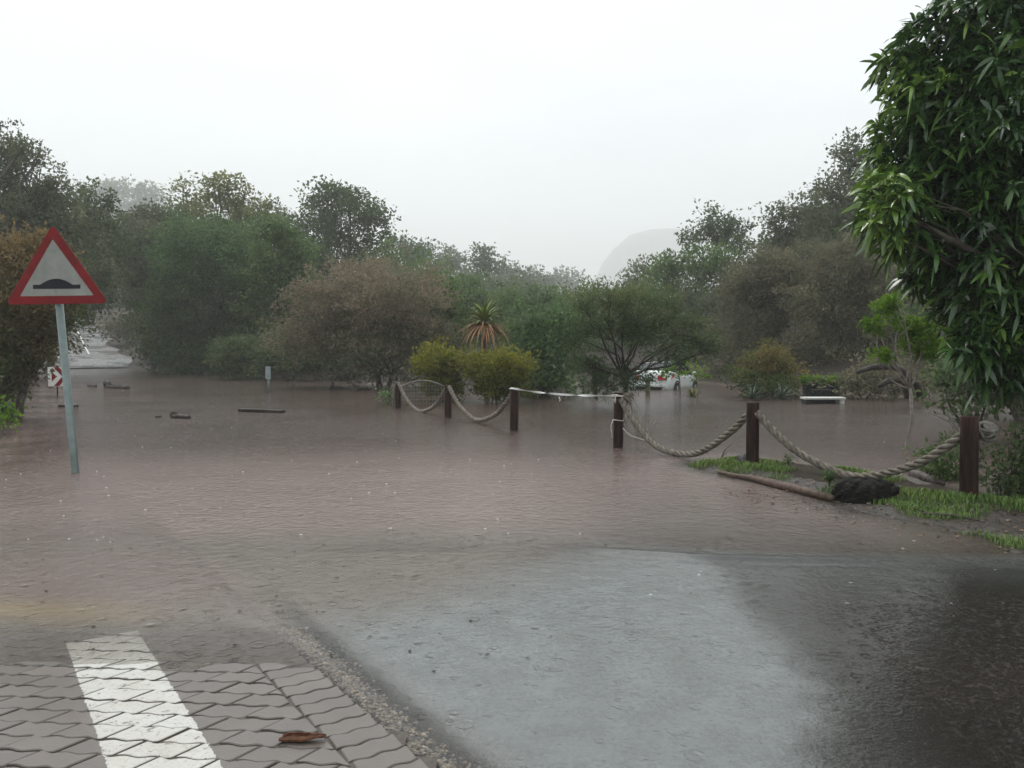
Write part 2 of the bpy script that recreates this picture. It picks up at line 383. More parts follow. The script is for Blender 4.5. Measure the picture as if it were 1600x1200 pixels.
m1 = t.n('MixShader'); on = t.math('ADD', t.math('MULTIPLY', t.noise(38, 4, .75), .9), t.math('MULTIPLY', t.noise(4, 4, .6), .7))
apd = t.n('Attribute'); apd.attribute_name = 'puddle'
pn = t.math('ADD', apd.outputs['Fac'], t.math('ADD', t.math('MULTIPLY', t.math('SUBTRACT', t.noise(95, 3, .7), .5), 1.1), t.math('MULTIPLY', t.math('SUBTRACT', t.noise(9, 4, .6), .5), .35)))
silt_sheen = t.math('MULTIPLY', t.ramp(pn, [(.3, 0), (.72, 1)]), .60)  # pale silt and sky reflection of the puddle painted as one matte patch
on = t.mixc(am.outputs['Fac'], t.math('ADD', .22, on), (1, 1, 1)); t.l(t.math('MAXIMUM', t.math('MULTIPLY', opac.outputs['Fac'], on, clamp=True), t.math('MULTIPLY', silt_sheen, on)), m1.inputs[0]); t.l(tra.outputs[0], m1.inputs[1]); t.l(dif.outputs[0], m1.inputs[2])
gl = t.n('BsdfGlossy'); gl.inputs['Roughness'].default_value = .12; t.l(nrm, gl.inputs['Normal'])
fr = t.n('Fresnel'); fr.inputs['IOR'].default_value = 1.33; t.l(nrm, fr.inputs['Normal'])
m2 = t.n('MixShader'); t.l(fr.outputs[0], m2.inputs[0]); t.l(m1.outputs[0], m2.inputs[1]); t.l(gl.outputs[0], m2.inputs[2])
t.l(m2.outputs[0], t.out.inputs['Surface']); water_m = t.m
rng = np.random.RandomState(5)
def ridge(x, y):
    yl = 5.92 - .26 * (x - .5) + .05 * (x - .5) ** 2 + .02 * np.sin(x * 3.1)
    d = y - yl; k = ss(.45, .9, x) * ss(3.2, 2.0, x)
    return k * (.016 * np.exp(-(d / .05) ** 2) + .006 * ss(-.05, .1, d) - .006 * np.exp(-((d + .13) / .06) ** 2))
xs = axis(-70, 60, .035, -2.6, 4.4, 1.12); ys = axis(1.6, 110, .035, 2.2, 8.5, 1.05)
V, Q, X, Y, Z = grid(xs, ys, lambda x, y: ridge(x, y))
dep = np.maximum(0, -T(X, Y))
dn = (X - PE0[0]) * PEN[0] + (Y - PE0[1]) * PEN[1]
wd_ = .30 * ss(4.0, 4.6, Y); onp = np.clip((dn + .14 + wd_) / (.19 + 2 * wd_), 0, 1); onp = onp * onp * (3 - 2 * onp) * ss(6.2, 4.9, Y); dep = dep * (1 - onp) + np.maximum(0, -pave_z(X, Y)) * onp
apr = (X > .5) & (X < 4.1) & (Y < 5.6); dep = np.where(apr, np.minimum(dep, np.maximum(0, -apron_base(X, Y)) + .001), dep)
wob = .35 * fnoise(X, Y, .8, 8)
yl = 5.92 - .26 * (X - .5) + .05 * (X - .5) ** 2
ym = np.clip(5.3 + .84 * X, 4.5, 5.92)
mud = np.maximum(ss(-.75, .45, Y + .6 * wob - ym), ss(-1.1, .5, dn) * ss(3.9, 4.9, Y - .25 * (X + 2) + .15 * fnoise(X, Y, .4, 1)))
mud = np.where(X > .3, mud * (1 - ss(.5, 1.1, X)) + ss(-.5 + .44 * ss(.7, 1.7, X), .45 - .2 * ss(.7, 1.7, X), Y - yl) * ss(.5, 1.1, X), mud)
opq = (1 - np.exp(-dep * (26 * mud + 9) * np.where(dn > 0, .55, 1))) * .98
opq = np.maximum(opq, .62 * ss(-.35, .15, dn) * ss(-.001, .034, dep))
pud = ss(6.2, 5.6, Y) * ss(1.85, 1.0, X + .28 * ss(3.5, 2.7, Y) + .10 * fnoise(X, Y, .6, 3)) * ss(.02, -.4, dn)
chop = (.6 + .4 * ss(3.5, 6.0, Y)) * (1 - .6 * ss(1.1, 1.7, X) * ss(5.8, 5.2, Y))
wo_ = npmesh('flood_water', V, Q, water_m, None, {'depth': np.clip(dep / .35, 0, 1), 'mud': mud, 'opacity': opq, 'chop': chop, 'puddle': pud, 'pave': ss(-.4, .1, dn), 'tan': .8 * np.exp(-((Y - 4.42 + .12 * (X + 2.5)) / .22) ** 2) * ss(-1.7, -2.5, X), 'off_tree_reflection': ss(1.2, -.6, X - .12 * (Y - 5) + .3 * fnoise(X, Y, 1.2, 2))}, smooth=True)
tag(wo_, kind='structure')

# ------------------------------------------------------------------ paving with its painted bar
t = NT('wet_paver'); Pn = t.pos(); sx = t.n('SeparateXYZ'); t.l(Pn, sx.inputs[0])
wx = t.noise(9, 3, .6); wob_ = t.math('MULTIPLY', t.math('SUBTRACT', t.noise(40, 3, .7), .5), .03)
def lin(a, b_, c_): return t.math('ADD', t.math('ADD', t.math('MULTIPLY', sx.outputs[0], a), t.math('MULTIPLY', sx.outputs[1], b_)), c_)
SN = np.array([.822, .569]); s0 = float(np.array([-1.515, 2.86]) @ SN) - .03
across = t.math('ADD', lin(.822, .569, -s0), wob_)       # 0 .. .34 m inside the bar
along = t.math('ADD', lin(-.569, .822, -float(np.array([-2.06, 4.255]) @ np.array([-.569, .822]))), wob_)
ins = t.math('MULTIPLY', t.math('MULTIPLY', t.math('GREATER_THAN', across, 0), t.math('LESS_THAN', across, .345)), t.math('LESS_THAN', along, 0))
att = t.n('Attribute'); att.attribute_name = 'tint'
worn = t.math('MULTIPLY', t.ramp(t.noise(26, 4, .7), [(.33, 0), (.40, 1)]), t.math('GREATER_THAN', att.outputs['Fac'], -.5))
ins = t.math('MULTIPLY', ins, worn)
n1 = t.noise(90, 4, .7); n2 = t.noise(5, 4, .6)
cb = t.mixc(n2, (.085, .067, .056), (.168, .134, .115)); cb = t.mixc(t.math('MULTIPLY', t.math('ABSOLUTE', att.outputs['Fac']), .45), cb, (.085, .072, .066))
cb = t.mixc(t.math('MULTIPLY', n1, .35), cb, (.10, .09, .08))
cp = t.mixc(t.ramp(n2, [(.4, 0), (.75, .7)]), (.50, .49, .46), (.41, .38, .33)); cp = t.mixc(t.ramp(t.noise(60, 4, .75), [(.52, 0), (.68, .6)]), cp, (.25, .23, .2))
cf = t.mixc(ins, cb, cp)
t.bsdf(cf, t.mixc(ins, (.33,) * 3, (.45,) * 3), .5, 0, t.bump(n1, .35, .004), .25)
paver_m = t.m
L_, W_ = .232, .116
def paver_outline(hl=L_/2, hw=W_/2, gap=.0046, shear=.03):
    a = .0075; xs_ = np.linspace(-hl, hl, 13); e = a * np.sin((xs_ / hl) * 2 * math.pi + .6)
    top = [(x_ + .018 * 0, hw - gap + ee) for x_, ee in zip(xs_, e)]; bot = [(x_, -hw + gap + ee) for x_, ee in zip(xs_, e)]
    def shp(p):
        x_, y_ = p; k = 1 - gap / hl; sh = shear * (y_ / hw)
        return (x_ * k + sh * (1 if abs(x_) > hl * .95 else .55 * abs(x_) / hl), y_)
    return np.array([shp(p) for p in bot] + [shp(p) for p in top[::-1]])
b = MB(); tint = []
OUT = paver_outline(); cen = OUT.mean(0); INN = OUT * np.array([.965, .935])
def clip_edge(poly, lim):
    out = []; dd = [(p[0] - PE0[0]) * PEN[0] + (p[1] - PE0[1]) * PEN[1] - lim for p in poly]
    for i in range(len(poly)):
        j = (i + 1) % len(poly)
        if dd[i] >= 0: out.append(poly[i])
        if (dd[i] >= 0) != (dd[j] >= 0): k = dd[i] / (dd[i] - dd[j]); out.append(poly[i] + (poly[j] - poly[i]) * k)
    return out
OUTB = paver_outline(shear=.006)
def put_paver(cx, cy_, ang, dzr, lim=None):
    ca, sa = math.cos(ang), math.sin(ang)
    wp = [np.array([cx + ca*q[0] - sa*q[1], cy_ + sa*q[0] + ca*q[1]]) for q in (OUT if lim is not None else OUTB)]
    if lim is not None: wp = clip_edge(wp, lim)
    n = len(wp)
    if n < 3: return
    cw = np.mean(wp, 0); ext = max(np.linalg.norm(p - cw) for p in wp)
    if ext < .04: return
    wi = [cw + (p - cw) * (1 - .005 / max(.02, np.linalg.norm(p - cw))) for p in wp]
    tx, ty = rng.normal(0, .010, 2); tv = rng.uniform(0, 1)
    vs = []
    for ring_, dz in ((wi, 0.), (wp, -.004), (wp, -.05)):
        for p in ring_:
            vs.append((p[0], p[1], float(pave_z(p[0], p[1])) + dz + dzr + tx * (p[0] - cw[0]) + ty * (p[1] - cw[1])))
    fs = [tuple(range(n))] + [(r*n + i, (r+1)*n + i, (r+1)*n + (i+1) % n, r*n + (i+1) % n) for r in (0, 1) for i in range(n)]
    b.add(vs, fs); tint.extend([tv] * n + [-1.] * (2*n))
ang = R(-5); ca, sa = math.cos(ang), math.sin(ang)
for j in range(-30, 30):
    for i in range(-30, 30):
        lx = (i + .5 * (j % 2)) * L_; ly = j * W_
        x_ = -2 + ca*lx - sa*ly; y_ = 3.4 + sa*lx + ca*ly
        dnn = (x_ - PE0[0]) * PEN[0] + (y_ - PE0[1]) * PEN[1]
        if dnn < .1 or y_ < 1.9 or y_ > 5.6 or x_ < -5.2: continue
        put_paver(x_, y_, ang, rng.normal(0, .0016), .247)
ae = math.atan2(SN[1], SN[0])
for k in range(-26, 14):
    p = PE0 + PED * (k * W_) + PEN * .125
    if p[1] > 5.6 or p[1] < 1.9: continue
    put_paver(p[0], p[1], ae, rng.normal(0, .0016))
po = b.build('paving', paver_m); a_ = po.data.attributes.new('tint', 'FLOAT', 'POINT'); a_.data.foreach_set('value', np.array(tint, np.float32))
tag(po, kind='structure')
# bed sand between the pavers
b = MB(); g_ = []
bx = np.linspace(-5.4, 0, 40); by = np.linspace(1.7, 5.7, 40)
jm = simple('joint_sand', (.06, .049, .041), (.11, .092, .076), 40, .4, .5, .01, coord='pos')
Vb, Qb, Xb, Yb, Zb = grid(bx, by, lambda x, y: pave_z(x, y) - .006)
kp = np.array([((Vb[q].mean(0)[0] - PE0[0]) * PEN[0] + (Vb[q].mean(0)[1] - PE0[1]) * PEN[1]) > .03 for q in Qb])
tag(npmesh('joint_sand', Vb, Qb[kp], jm, smooth=True), kind='structure')

def pebbles(name, pts, sizes, mat, label=None, nu=6, nv=4):
    b = MB()
    for p, s in zip(pts, sizes):
        rot = Matrix.Rotation(random.uniform(0, 6.3), 3, 'Z') @ Matrix.Rotation(random.uniform(-.4, .4), 3, 'X')
        b.ball(p, (s * random.uniform(.8, 1.4), s * random.uniform(.7, 1.1), s * random.uniform(.4, .75)), nu, nv, .16, rot)
    return b.build(name, mat, smooth=True)
random.seed(3)
pm = simple('gravel_stone', (.11, .092, .074), (.34, .285, .23), 30, .4, .3, .003, coord='pos')
pts = []; sz = []
for _ in range(2600):
    a = random.uniform(-3.1, .02); d = random.gauss(-.06, .036); s = abs(random.gauss(.0062, .0026)) + .0022
    p = PE0 + PED * a + PEN * d + rng.normal(0, .012, 2); z = float(T(p[0], p[1])) 
    pts.append((p[0], p[1], max(z, -.016 + .010 * random.random()) + s * .25)); sz.append(s)
tag(pebbles('gravel', pts, sz, pm), 'loose wet gravel washed along the edge of the block paving', 'gravel', kind='stuff')

# ------------------------------------------------------------------ foliage
def leaf_cloud(blobs, n, ll, rng, wr=.45, clump=14, cr=.5, droop=.2, outw=.7, shell=.45, fold=.12, tvar=.25, lump=.2):
    B = np.array([q[:6] for q in blobs], float); tb = np.array([q[6] if len(q) > 6 else .5 for q in blobs])
    wgt = (B[:, 3] * B[:, 5] + B[:, 3] * B[:, 4]); wgt /= wgt.sum()
    nc = max(4, n // clump); bi = rng.choice(len(B), nc, p=wgt)
    d = rng.normal(0, 1, (nc, 3)); d /= np.linalg.norm(d, axis=1)[:, None]
    r = rng.uniform(shell ** 2, 1, nc) ** .5
    lum = np.zeros(nc)
    for k in range(5):
        kv = rng.normal(0, 3.2, 3); lum += np.sin(d @ kv + rng.uniform(0, 6.3) + bi)
    r = r * (1 + lump * lum / 2.2)
    c = B[bi, :3] + d * B[bi, 3:6] * r[:, None]
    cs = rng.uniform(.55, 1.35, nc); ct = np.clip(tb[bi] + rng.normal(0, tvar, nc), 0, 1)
    N = nc * clump; ci = np.repeat(np.arange(nc), clump)
    od = d * np.array([1, 1, .8]) + np.array([0, 0, .25]); od = od[ci]
    p = c[ci] + np.clip(rng.normal(0, 1, (N, 3)), -1.5, 1.5) * (cr * cs[ci])[:, None] * np.array([1, 1, .7])
    dr = od * outw + rng.normal(0, .75, (N, 3)); dr[:, 2] -= droop; dr /= np.linalg.norm(dr, axis=1)[:, None]
    sd_ = np.cross(dr, rng.normal(0, 1, (N, 3)) + np.array([0, 0, 1.2])); sd_ /= (np.linalg.norm(sd_, axis=1)[:, None] + 1e-9)
    nm = np.cross(sd_, dr)
    l = ll * rng.uniform(.65, 1.35, N)[:, None]; wv = l * wr * .5
    V = np.stack([p, p + dr*l*.45 + sd_*wv + nm*l*fold, p + dr*l, p + dr*l*.45 - sd_*wv + nm*l*fold], 1).reshape(-1, 3)
    Q = np.arange(4 * N).reshape(-1, 4)
    tn = np.repeat(np.clip(ct[ci] + rng.normal(0, .12, N), 0, 1), 4)
    return V, Q, tn
def limb(b, p0, p1, r0, r1, n=6, k=5, bend=.12):
    p0 = np.array(p0, float); p1 = np.array(p1, float); L = np.linalg.norm(p1 - p0)
    off = np.array([random.gauss(0, 1), random.gauss(0, 1), random.gauss(0, .6)]) * L * bend
    pts = []; 
    for i in range(k + 1):
        q = i / k; pts.append(p0 + (p1 - p0) * q + off * math.sin(q * math.pi) + np.array([random.gauss(0, 1) for _ in range(3)]) * L * .018 * (0 < i < k))
    b.tube(pts, [r0 + (r1 - r0) * i / k for i in range(k + 1)], n)
    return pts
def tree(name, label, cat, Y, bpx, lobes, mat, group=None, ll=None, cover=2.6, wr=.6, clump=30, cr=None, droop=.2, outw=.8, shell=.3,
         bmat=None, trunk_r=None, stems=1, seed=0, twigs=3, base_z=None, depthk=.85, ysh=.0, foliage='crown', stem='trunk', lump=.32, fork=.45, tvar=.25, scat=.35):
    random.seed(seed + 11); rg = np.random.RandomState(seed + 100)
    ll = ll or .0046 * Y
    bx = (bpx - 800) / F * Y
    bz = float(T(bx, Y)) if base_z is None else base_z
    base = np.array([bx, Y, bz])
    root = empty(name, base, label, cat, group)
    bl = []
    for q in lobes:
        yo = Y + rg.normal(0, scat) * q[2] / F * Y + (q[5] if len(q) > 5 else 0)
        c = at(q[0], q[1], yo); rx = q[2] / F * Y; rz = q[3] / F * Y
        bl.append((c[0] - bx, c[1] - Y, c[2] - bz, rx, rx * depthk, rz, q[4] if len(q) > 4 else .5))
    area = sum(math.pi * q[3] * q[5] for q in bl)
    n = int(cover * 1.35 * area / (ll * ll * wr * .5)); n = min(n, 110000)
    cr = cr or ll * 1.6
    V, Q, tn = leaf_cloud(bl, n, ll, rg, wr, clump, cr, droop, outw, shell, tvar=tvar, lump=lump)
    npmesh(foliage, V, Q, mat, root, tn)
    b = MB(); top = max(q[2] + q[5] for q in bl); lowest = min(q[2] for q in bl)
    tr = trunk_r or max(.03, .018 * top)
    for s in range(stems):
        fx = random.uniform(-.12, .12) * top if stems > 1 else random.uniform(-.02, .02) * top
        b0 = (random.uniform(-.05, .05) * top if stems > 1 else 0, random.uniform(-.04, .04) * top if stems > 1 else 0, -.5)
        fk = (fx, random.uniform(-.05, .05) * top, max(.25, lowest * fork + .2))
        limb(b, b0, fk, tr * 1.15, tr * .8, 8, 5, .05)
        for q in (bl[s::stems] if stems > 1 else bl):
            e = limb(b, fk, (q[0], q[1], q[2]), tr * .6, tr * .22, 6, 5, .1)
            for _ in range(twigs):
                dv = np.array([random.gauss(0, 1), random.gauss(0, 1), random.gauss(.4, .8)]); dv /= np.linalg.norm(dv)
                st = e[random.choice((3, 4, 5))]
                limb(b, st, np.array(q[:3]) + dv * np.array(q[3:6]) * .85, tr * .2, tr * .06, 5, 4, .1)
    b.build(stem, bmat or bark, root, smooth=True)
    return root
def G(k): return leafmat(*k)
FAR = dict(rough=.65, spec=.18, trans=.45)
m_dark = leafmat('dark_leaves', (.052, .080, .036), (.135, .185, .08), **FAR)
m_darkgrey = leafmat('grey_green_leaves', (.072, .090, .052), (.17, .195, .112), **FAR)
m_mid = leafmat('mid_leaves', (.066, .108, .040), (.175, .255, .092), **FAR)
m_fresh = leafmat('fresh_leaves', (.060, .110, .046), (.155, .25, .095), **FAR)
m_olive = leafmat('olive_leaves', (.11, .135, .055), (.27, .29, .12), **FAR)
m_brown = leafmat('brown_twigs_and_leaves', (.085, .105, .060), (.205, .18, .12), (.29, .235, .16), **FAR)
m_brown2 = leafmat('grey_brown_leaves', (.11, .12, .07), (.235, .215, .135), **FAR)
m_orange = leafmat('rusty_leaves', (.08, .13, .03), (.105, .09, .052), (.25, .18, .085), **FAR)
m_yel = leafmat('yellow_green_leaves', (0.100, 0.115, 0.020), (0.300, 0.290, 0.040), **FAR)
m_ybr = leafmat('yellow_brown_leaves', (.05, .09, .03), (.15, .165, .045), (.22, .165, .06), **FAR)
m_feath = leafmat('feathery_leaves', (.038, .072, .028), (.09, .135, .052), (.17, .19, .085), **FAR)
m_lime = leafmat('lime_leaves', (0.066, 0.154, 0.015), (0.209, 0.341, 0.039), **FAR)
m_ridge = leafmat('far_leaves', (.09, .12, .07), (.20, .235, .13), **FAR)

tree('broadleaf_tree', 'tall dark tree at the left edge rising above the rusty bush', 'tree', 38, 30,
     [(8, 262, 62, 62), (60, 322, 62, 62), (0, 372, 110, 95), (85, 400, 90, 80), (20, 470, 110, 70), (35, 232, 16, 16), (62, 248, 8, 12)], m_darkgrey, seed=1, base_z=.3, cover=3)
tree('broadleaf_tree', 'dark tree with upright top twigs, just right of the tall left edge tree', 'tree', 46, 60,
     [(118, 350, 50, 52), (158, 372, 36, 60), (120, 430, 70, 70), (135, 300, 16, 14), (170, 315, 8, 14), (125, 462, 46, 26)], m_dark, seed=2, cover=3)
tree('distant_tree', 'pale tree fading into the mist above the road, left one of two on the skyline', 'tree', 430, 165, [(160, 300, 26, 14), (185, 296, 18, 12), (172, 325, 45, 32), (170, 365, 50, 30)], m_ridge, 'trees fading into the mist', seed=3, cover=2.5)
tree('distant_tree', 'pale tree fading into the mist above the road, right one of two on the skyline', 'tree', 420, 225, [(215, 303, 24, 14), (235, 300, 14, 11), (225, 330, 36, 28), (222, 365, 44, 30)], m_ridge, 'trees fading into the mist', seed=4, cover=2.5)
tree('broadleaf_tree', 'tall open crowned green tree left of centre with sky showing through its top', 'tree', 62, 340,
     [(290, 303, 26, 20), (340, 292, 44, 15), (382, 305, 24, 18), (414, 330, 22, 26), (330, 335, 70, 30), (390, 350, 45, 36), (330, 390, 90, 45)], m_olive, seed=5, cover=2.2, shell=.5)
tree('broadleaf_tree', 'dark rounded tree to the right of the climbing road', 'tree', 57, 235,
     [(235, 352, 38, 38), (205, 395, 42, 55), (262, 400, 55, 70), (242, 462, 56, 60), (268, 525, 45, 45), (280, 545, 50, 34)], m_darkgrey, seed=6, cover=2.8)
WG = 'trees in the dense wood behind'
for k, (lab, Y, bp, lobs, mm) in enumerate((
    ('dark tree filling the wood behind the warning sign', 58, 70, [(40, 400, 90, 70), (110, 420, 70, 50), (0, 330, 60, 60)], m_dark),
    ('dark tree filling the wood right of the climbing road', 70, 250, [(215, 390, 55, 55), (275, 380, 50, 50), (245, 450, 70, 60)], m_dark),
    ('grey green tree filling the wood between the open crown and the dome crowned tree', 72, 450, [(440, 360, 40, 40), (470, 420, 80, 60), (420, 470, 80, 60)], m_darkgrey),
    ('green tree filling the wood behind the brown bush', 60, 620, [(600, 430, 60, 40), (660, 450, 60, 40), (630, 500, 90, 60)], m_mid),
    ('pale green tree filling the slope behind the aloe', 110, 780, [(730, 455, 60, 30), (800, 465, 60, 34), (770, 500, 100, 40)], m_ridge),
    ('green tree filling the slope behind the feathery tree', 70, 960, [(930, 480, 60, 34), (990, 475, 60, 36), (960, 530, 110, 50)], m_mid),
    ('grey green tree filling the right slope behind the white car', 50, 1120, [(1090, 490, 70, 50), (1160, 470, 60, 60), (1120, 560, 100, 40)], m_darkgrey),
    ('grey green tree filling the steep slope left of the glossy near tree', 56, 1310, [(1290, 380, 60, 60), (1350, 340, 60, 70), (1230, 400, 60, 40)], m_darkgrey))):
    tree('wood_tree', lab, 'tree', Y, bp, lobs, mm, WG, seed=90 + k, cover=2.6)
tree('roadside_tree', 'green tree closing the top of the climbing road', 'tree', 175, 175, [(150, 430, 40, 45), (185, 445, 42, 50), (215, 420, 45, 60), (165, 475, 40, 20), (205, 485, 40, 22)], m_mid, seed=70, cover=3)
tree('roadside_shrub', 'scrubby brown green shrub on the bank right of the climbing road', 'shrub', 92, 205, [(192, 512, 22, 16, .3), (218, 518, 30, 22, .2), (180, 500, 14, 10, .5)], m_brown, seed=71, stems=3, cover=3, foliage='foliage', stem='stem')
tree('weeping_tree', 'big green tree with drooping leaves in the left middle of the wood', 'tree', 49, 335,
     [(335, 375, 80, 52), (300, 430, 75, 70), (385, 425, 65, 70), (320, 500, 95, 70), (400, 490, 60, 65), (300, 550, 70, 34), (380, 550, 70, 34)], m_fresh, seed=7, droop=.9, wr=.32, cover=2.8)
tree('broadleaf_tree', 'mid green tree between the drooping tree and the brown bush', 'tree', 45, 450,
     [(430, 375, 42, 50), (462, 415, 42, 50), (435, 465, 60, 70), (470, 510, 60, 60), (500, 560, 60, 36)], m_mid, seed=8, cover=2.8, droop=.5)
tree('flooded_shrub', 'low dark green shrub dipping into the flood left of the brown bush', 'shrub', 38.5, 450,
     [(470, 545, 70, 38), (400, 552, 60, 32), (520, 560, 50, 30), (360, 560, 35, 26)], m_dark, seed=9, stems=3, cover=3, droop=.5, foliage='foliage', stem='stem')
tree('flooded_shrub', 'dark green shrub at the water edge behind the slim grey pole', 'shrub', 50, 280,
     [(270, 535, 60, 42), (330, 550, 50, 34), (250, 552, 26, 24)], m_dark, seed=10, stems=3, cover=3, droop=.6, foliage='foliage', stem='stem')
tree('broadleaf_tree', 'dark dome crowned tree standing tallest on the skyline behind the brown bush', 'tree', 66, 535,
     [(512, 310, 30, 22), (548, 308, 30, 16), (490, 340, 34, 30), (580, 330, 26, 28), (540, 350, 55, 38), (585, 365, 26, 26), (530, 400, 75, 42)], m_dark, seed=11, cover=2.6, shell=.45)
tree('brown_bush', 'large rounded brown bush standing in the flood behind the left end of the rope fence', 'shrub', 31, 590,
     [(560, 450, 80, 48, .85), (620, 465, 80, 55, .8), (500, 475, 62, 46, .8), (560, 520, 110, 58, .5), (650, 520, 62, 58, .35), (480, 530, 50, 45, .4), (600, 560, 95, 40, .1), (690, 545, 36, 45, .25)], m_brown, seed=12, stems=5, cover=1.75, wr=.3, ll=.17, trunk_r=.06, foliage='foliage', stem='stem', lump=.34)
tree('green_bush', 'bright green bush behind the right shoulder of the brown bush', 'shrub', 33.5, 690,
     [(672, 452, 38, 28, .6), (692, 480, 34, 36, .5), (700, 520, 40, 40, .4)], m_mid, seed=13, stems=2, cover=2.8, foliage='foliage', stem='stem')
RG = 'trees along the misty ridge'
tree('ridge_tree', 'dark tree on the ridge just right of the tall dome crowned tree', 'tree', 125, 640, [(622, 385, 24, 22), (650, 395, 26, 20), (635, 425, 48, 36)], m_dark, RG, seed=14)
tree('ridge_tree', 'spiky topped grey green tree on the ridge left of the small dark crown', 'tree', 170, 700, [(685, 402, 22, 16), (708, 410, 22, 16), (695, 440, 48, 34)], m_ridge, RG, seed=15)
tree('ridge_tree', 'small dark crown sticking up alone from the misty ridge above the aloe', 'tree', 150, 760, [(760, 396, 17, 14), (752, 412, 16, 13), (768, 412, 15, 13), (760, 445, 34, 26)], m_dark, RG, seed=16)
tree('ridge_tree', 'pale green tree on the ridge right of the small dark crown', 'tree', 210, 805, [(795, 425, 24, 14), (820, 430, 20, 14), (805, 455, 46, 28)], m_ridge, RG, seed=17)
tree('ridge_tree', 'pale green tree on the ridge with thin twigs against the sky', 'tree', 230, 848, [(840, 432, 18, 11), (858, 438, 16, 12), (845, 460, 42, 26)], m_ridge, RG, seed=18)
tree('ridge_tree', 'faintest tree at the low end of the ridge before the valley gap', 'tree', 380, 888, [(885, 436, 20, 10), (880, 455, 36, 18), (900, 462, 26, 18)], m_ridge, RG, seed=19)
tree('hillside_tree', 'mid green tree on the slope below the ridge behind the aloe', 'tree', 58, 735, [(720, 465, 48, 32), (760, 480, 55, 36), (735, 525, 70, 50), (700, 575, 80, 36), (770, 575, 60, 36)], m_mid, seed=20, cover=2.8)
tree('hillside_tree', 'mid green tree on the slope between the aloe and the feathery tree', 'tree', 52, 835, [(815, 480, 50, 32), (865, 485, 45, 34), (840, 530, 75, 46), (800, 580, 60, 30)], m_mid, seed=21, cover=2.8)
tree('flooded_shrub', 'dense dark green shrub at the water between the aloe and the feathery tree', 'shrub', 25, 850,
     [(838, 520, 46, 42), (880, 510, 40, 44), (830, 565, 42, 42), (880, 565, 45, 36), (850, 600, 60, 20)], m_fresh, seed=22, stems=4, cover=2.6, ll=.15, droop=.4, foliage='foliage', stem='stem')
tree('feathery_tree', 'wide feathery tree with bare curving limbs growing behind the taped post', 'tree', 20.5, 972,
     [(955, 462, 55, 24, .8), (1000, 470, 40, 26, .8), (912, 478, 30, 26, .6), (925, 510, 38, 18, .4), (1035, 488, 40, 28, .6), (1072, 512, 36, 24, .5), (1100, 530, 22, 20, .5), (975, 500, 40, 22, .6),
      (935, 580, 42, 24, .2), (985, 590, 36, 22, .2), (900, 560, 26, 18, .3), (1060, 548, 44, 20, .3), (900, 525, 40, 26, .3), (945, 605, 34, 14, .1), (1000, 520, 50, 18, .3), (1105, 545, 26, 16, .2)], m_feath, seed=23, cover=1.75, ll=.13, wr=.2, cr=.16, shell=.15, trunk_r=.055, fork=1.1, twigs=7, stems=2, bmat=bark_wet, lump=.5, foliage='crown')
tree('hillside_tree', 'green tree on the right hillside under the flat dark crown', 'tree', 55, 1075, [(1095, 415, 55, 30), (1040, 430, 36, 28), (1130, 440, 50, 45), (1070, 470, 70, 46), (1120, 510, 70, 50)], m_mid, seed=24, cover=2.7)
tree('hillside_tree', 'thin green tree on the low right slope beside the faint rocky hill', 'tree', 90, 1010, [(1000, 430, 26, 16), (1025, 415, 18, 12), (985, 455, 40, 26), (1010, 490, 60, 40)], m_ridge, seed=25, cover=2.5)
tree('flat_crowned_tree', 'dark flat crowned tree alone on the right skyline near the faint rocky hill', 'tree', 64, 1128, [(1105, 348, 28, 16), (1135, 342, 26, 15), (1152, 362, 22, 16), (1085, 370, 20, 11), (1120, 368, 36, 16), (1140, 385, 32, 16)], m_dark, seed=26, cover=2.3, shell=.4)
tree('slope_tree', 'grey green tree on the steep right slope with a ragged twiggy top', 'tree', 50, 1255, [(1210, 342, 22, 16), (1245, 330, 30, 24), (1282, 340, 40, 40), (1225, 375, 35, 28), (1270, 390, 60, 40)], m_darkgrey, seed=27, cover=2.2)
tree('slope_tree', 'highest grey green tree on the right slope beside the glossy near tree', 'tree', 44, 1335, [(1292, 292, 26, 26), (1330, 245, 30, 36), (1345, 300, 50, 55), (1310, 350, 50, 50), (1360, 380, 60, 60)], m_darkgrey, seed=28, cover=2.4)
tree('brown_tree', 'dull brown tree above the submerged white car', 'tree', 38, 1200, [(1205, 420, 52, 36), (1165, 450, 40, 40), (1240, 455, 60, 50), (1185, 510, 62, 60), (1150, 555, 50, 40), (1210, 570, 80, 36)], m_brown2, seed=29, cover=3.2, wr=.34)
tree('brown_tree', 'dull brown tree behind the slender lime tree on the right', 'tree', 34, 1320, [(1320, 410, 55, 45), (1290, 470, 60, 60), (1365, 470, 60, 70), (1300, 545, 75, 50), (1390, 550, 50, 50), (1320, 580, 90, 32)], m_brown2, seed=30, cover=3.2, wr=.34)
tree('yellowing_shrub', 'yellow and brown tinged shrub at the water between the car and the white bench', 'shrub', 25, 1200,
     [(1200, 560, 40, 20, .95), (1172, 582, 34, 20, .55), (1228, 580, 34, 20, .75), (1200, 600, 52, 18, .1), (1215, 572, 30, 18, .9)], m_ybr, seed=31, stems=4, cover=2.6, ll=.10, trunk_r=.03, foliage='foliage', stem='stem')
tree('dark_undergrowth', 'dark undergrowth in the shade beyond the slender lime tree', 'shrub', 24, 1400, [(1380, 590, 60, 30), (1450, 585, 60, 40), (1340, 600, 40, 20)], m_brown2, seed=32, stems=3, cover=2.4, foliage='foliage', stem='stem')
tree('dark_undergrowth', 'dark green undergrowth behind the rightmost rope post', 'shrub', 13, 1520, [(1510, 610, 50, 36), (1570, 600, 60, 50), (1480, 590, 24, 24)], m_dark, seed=33, stems=3, cover=3, ll=.12, foliage='foliage', stem='stem')
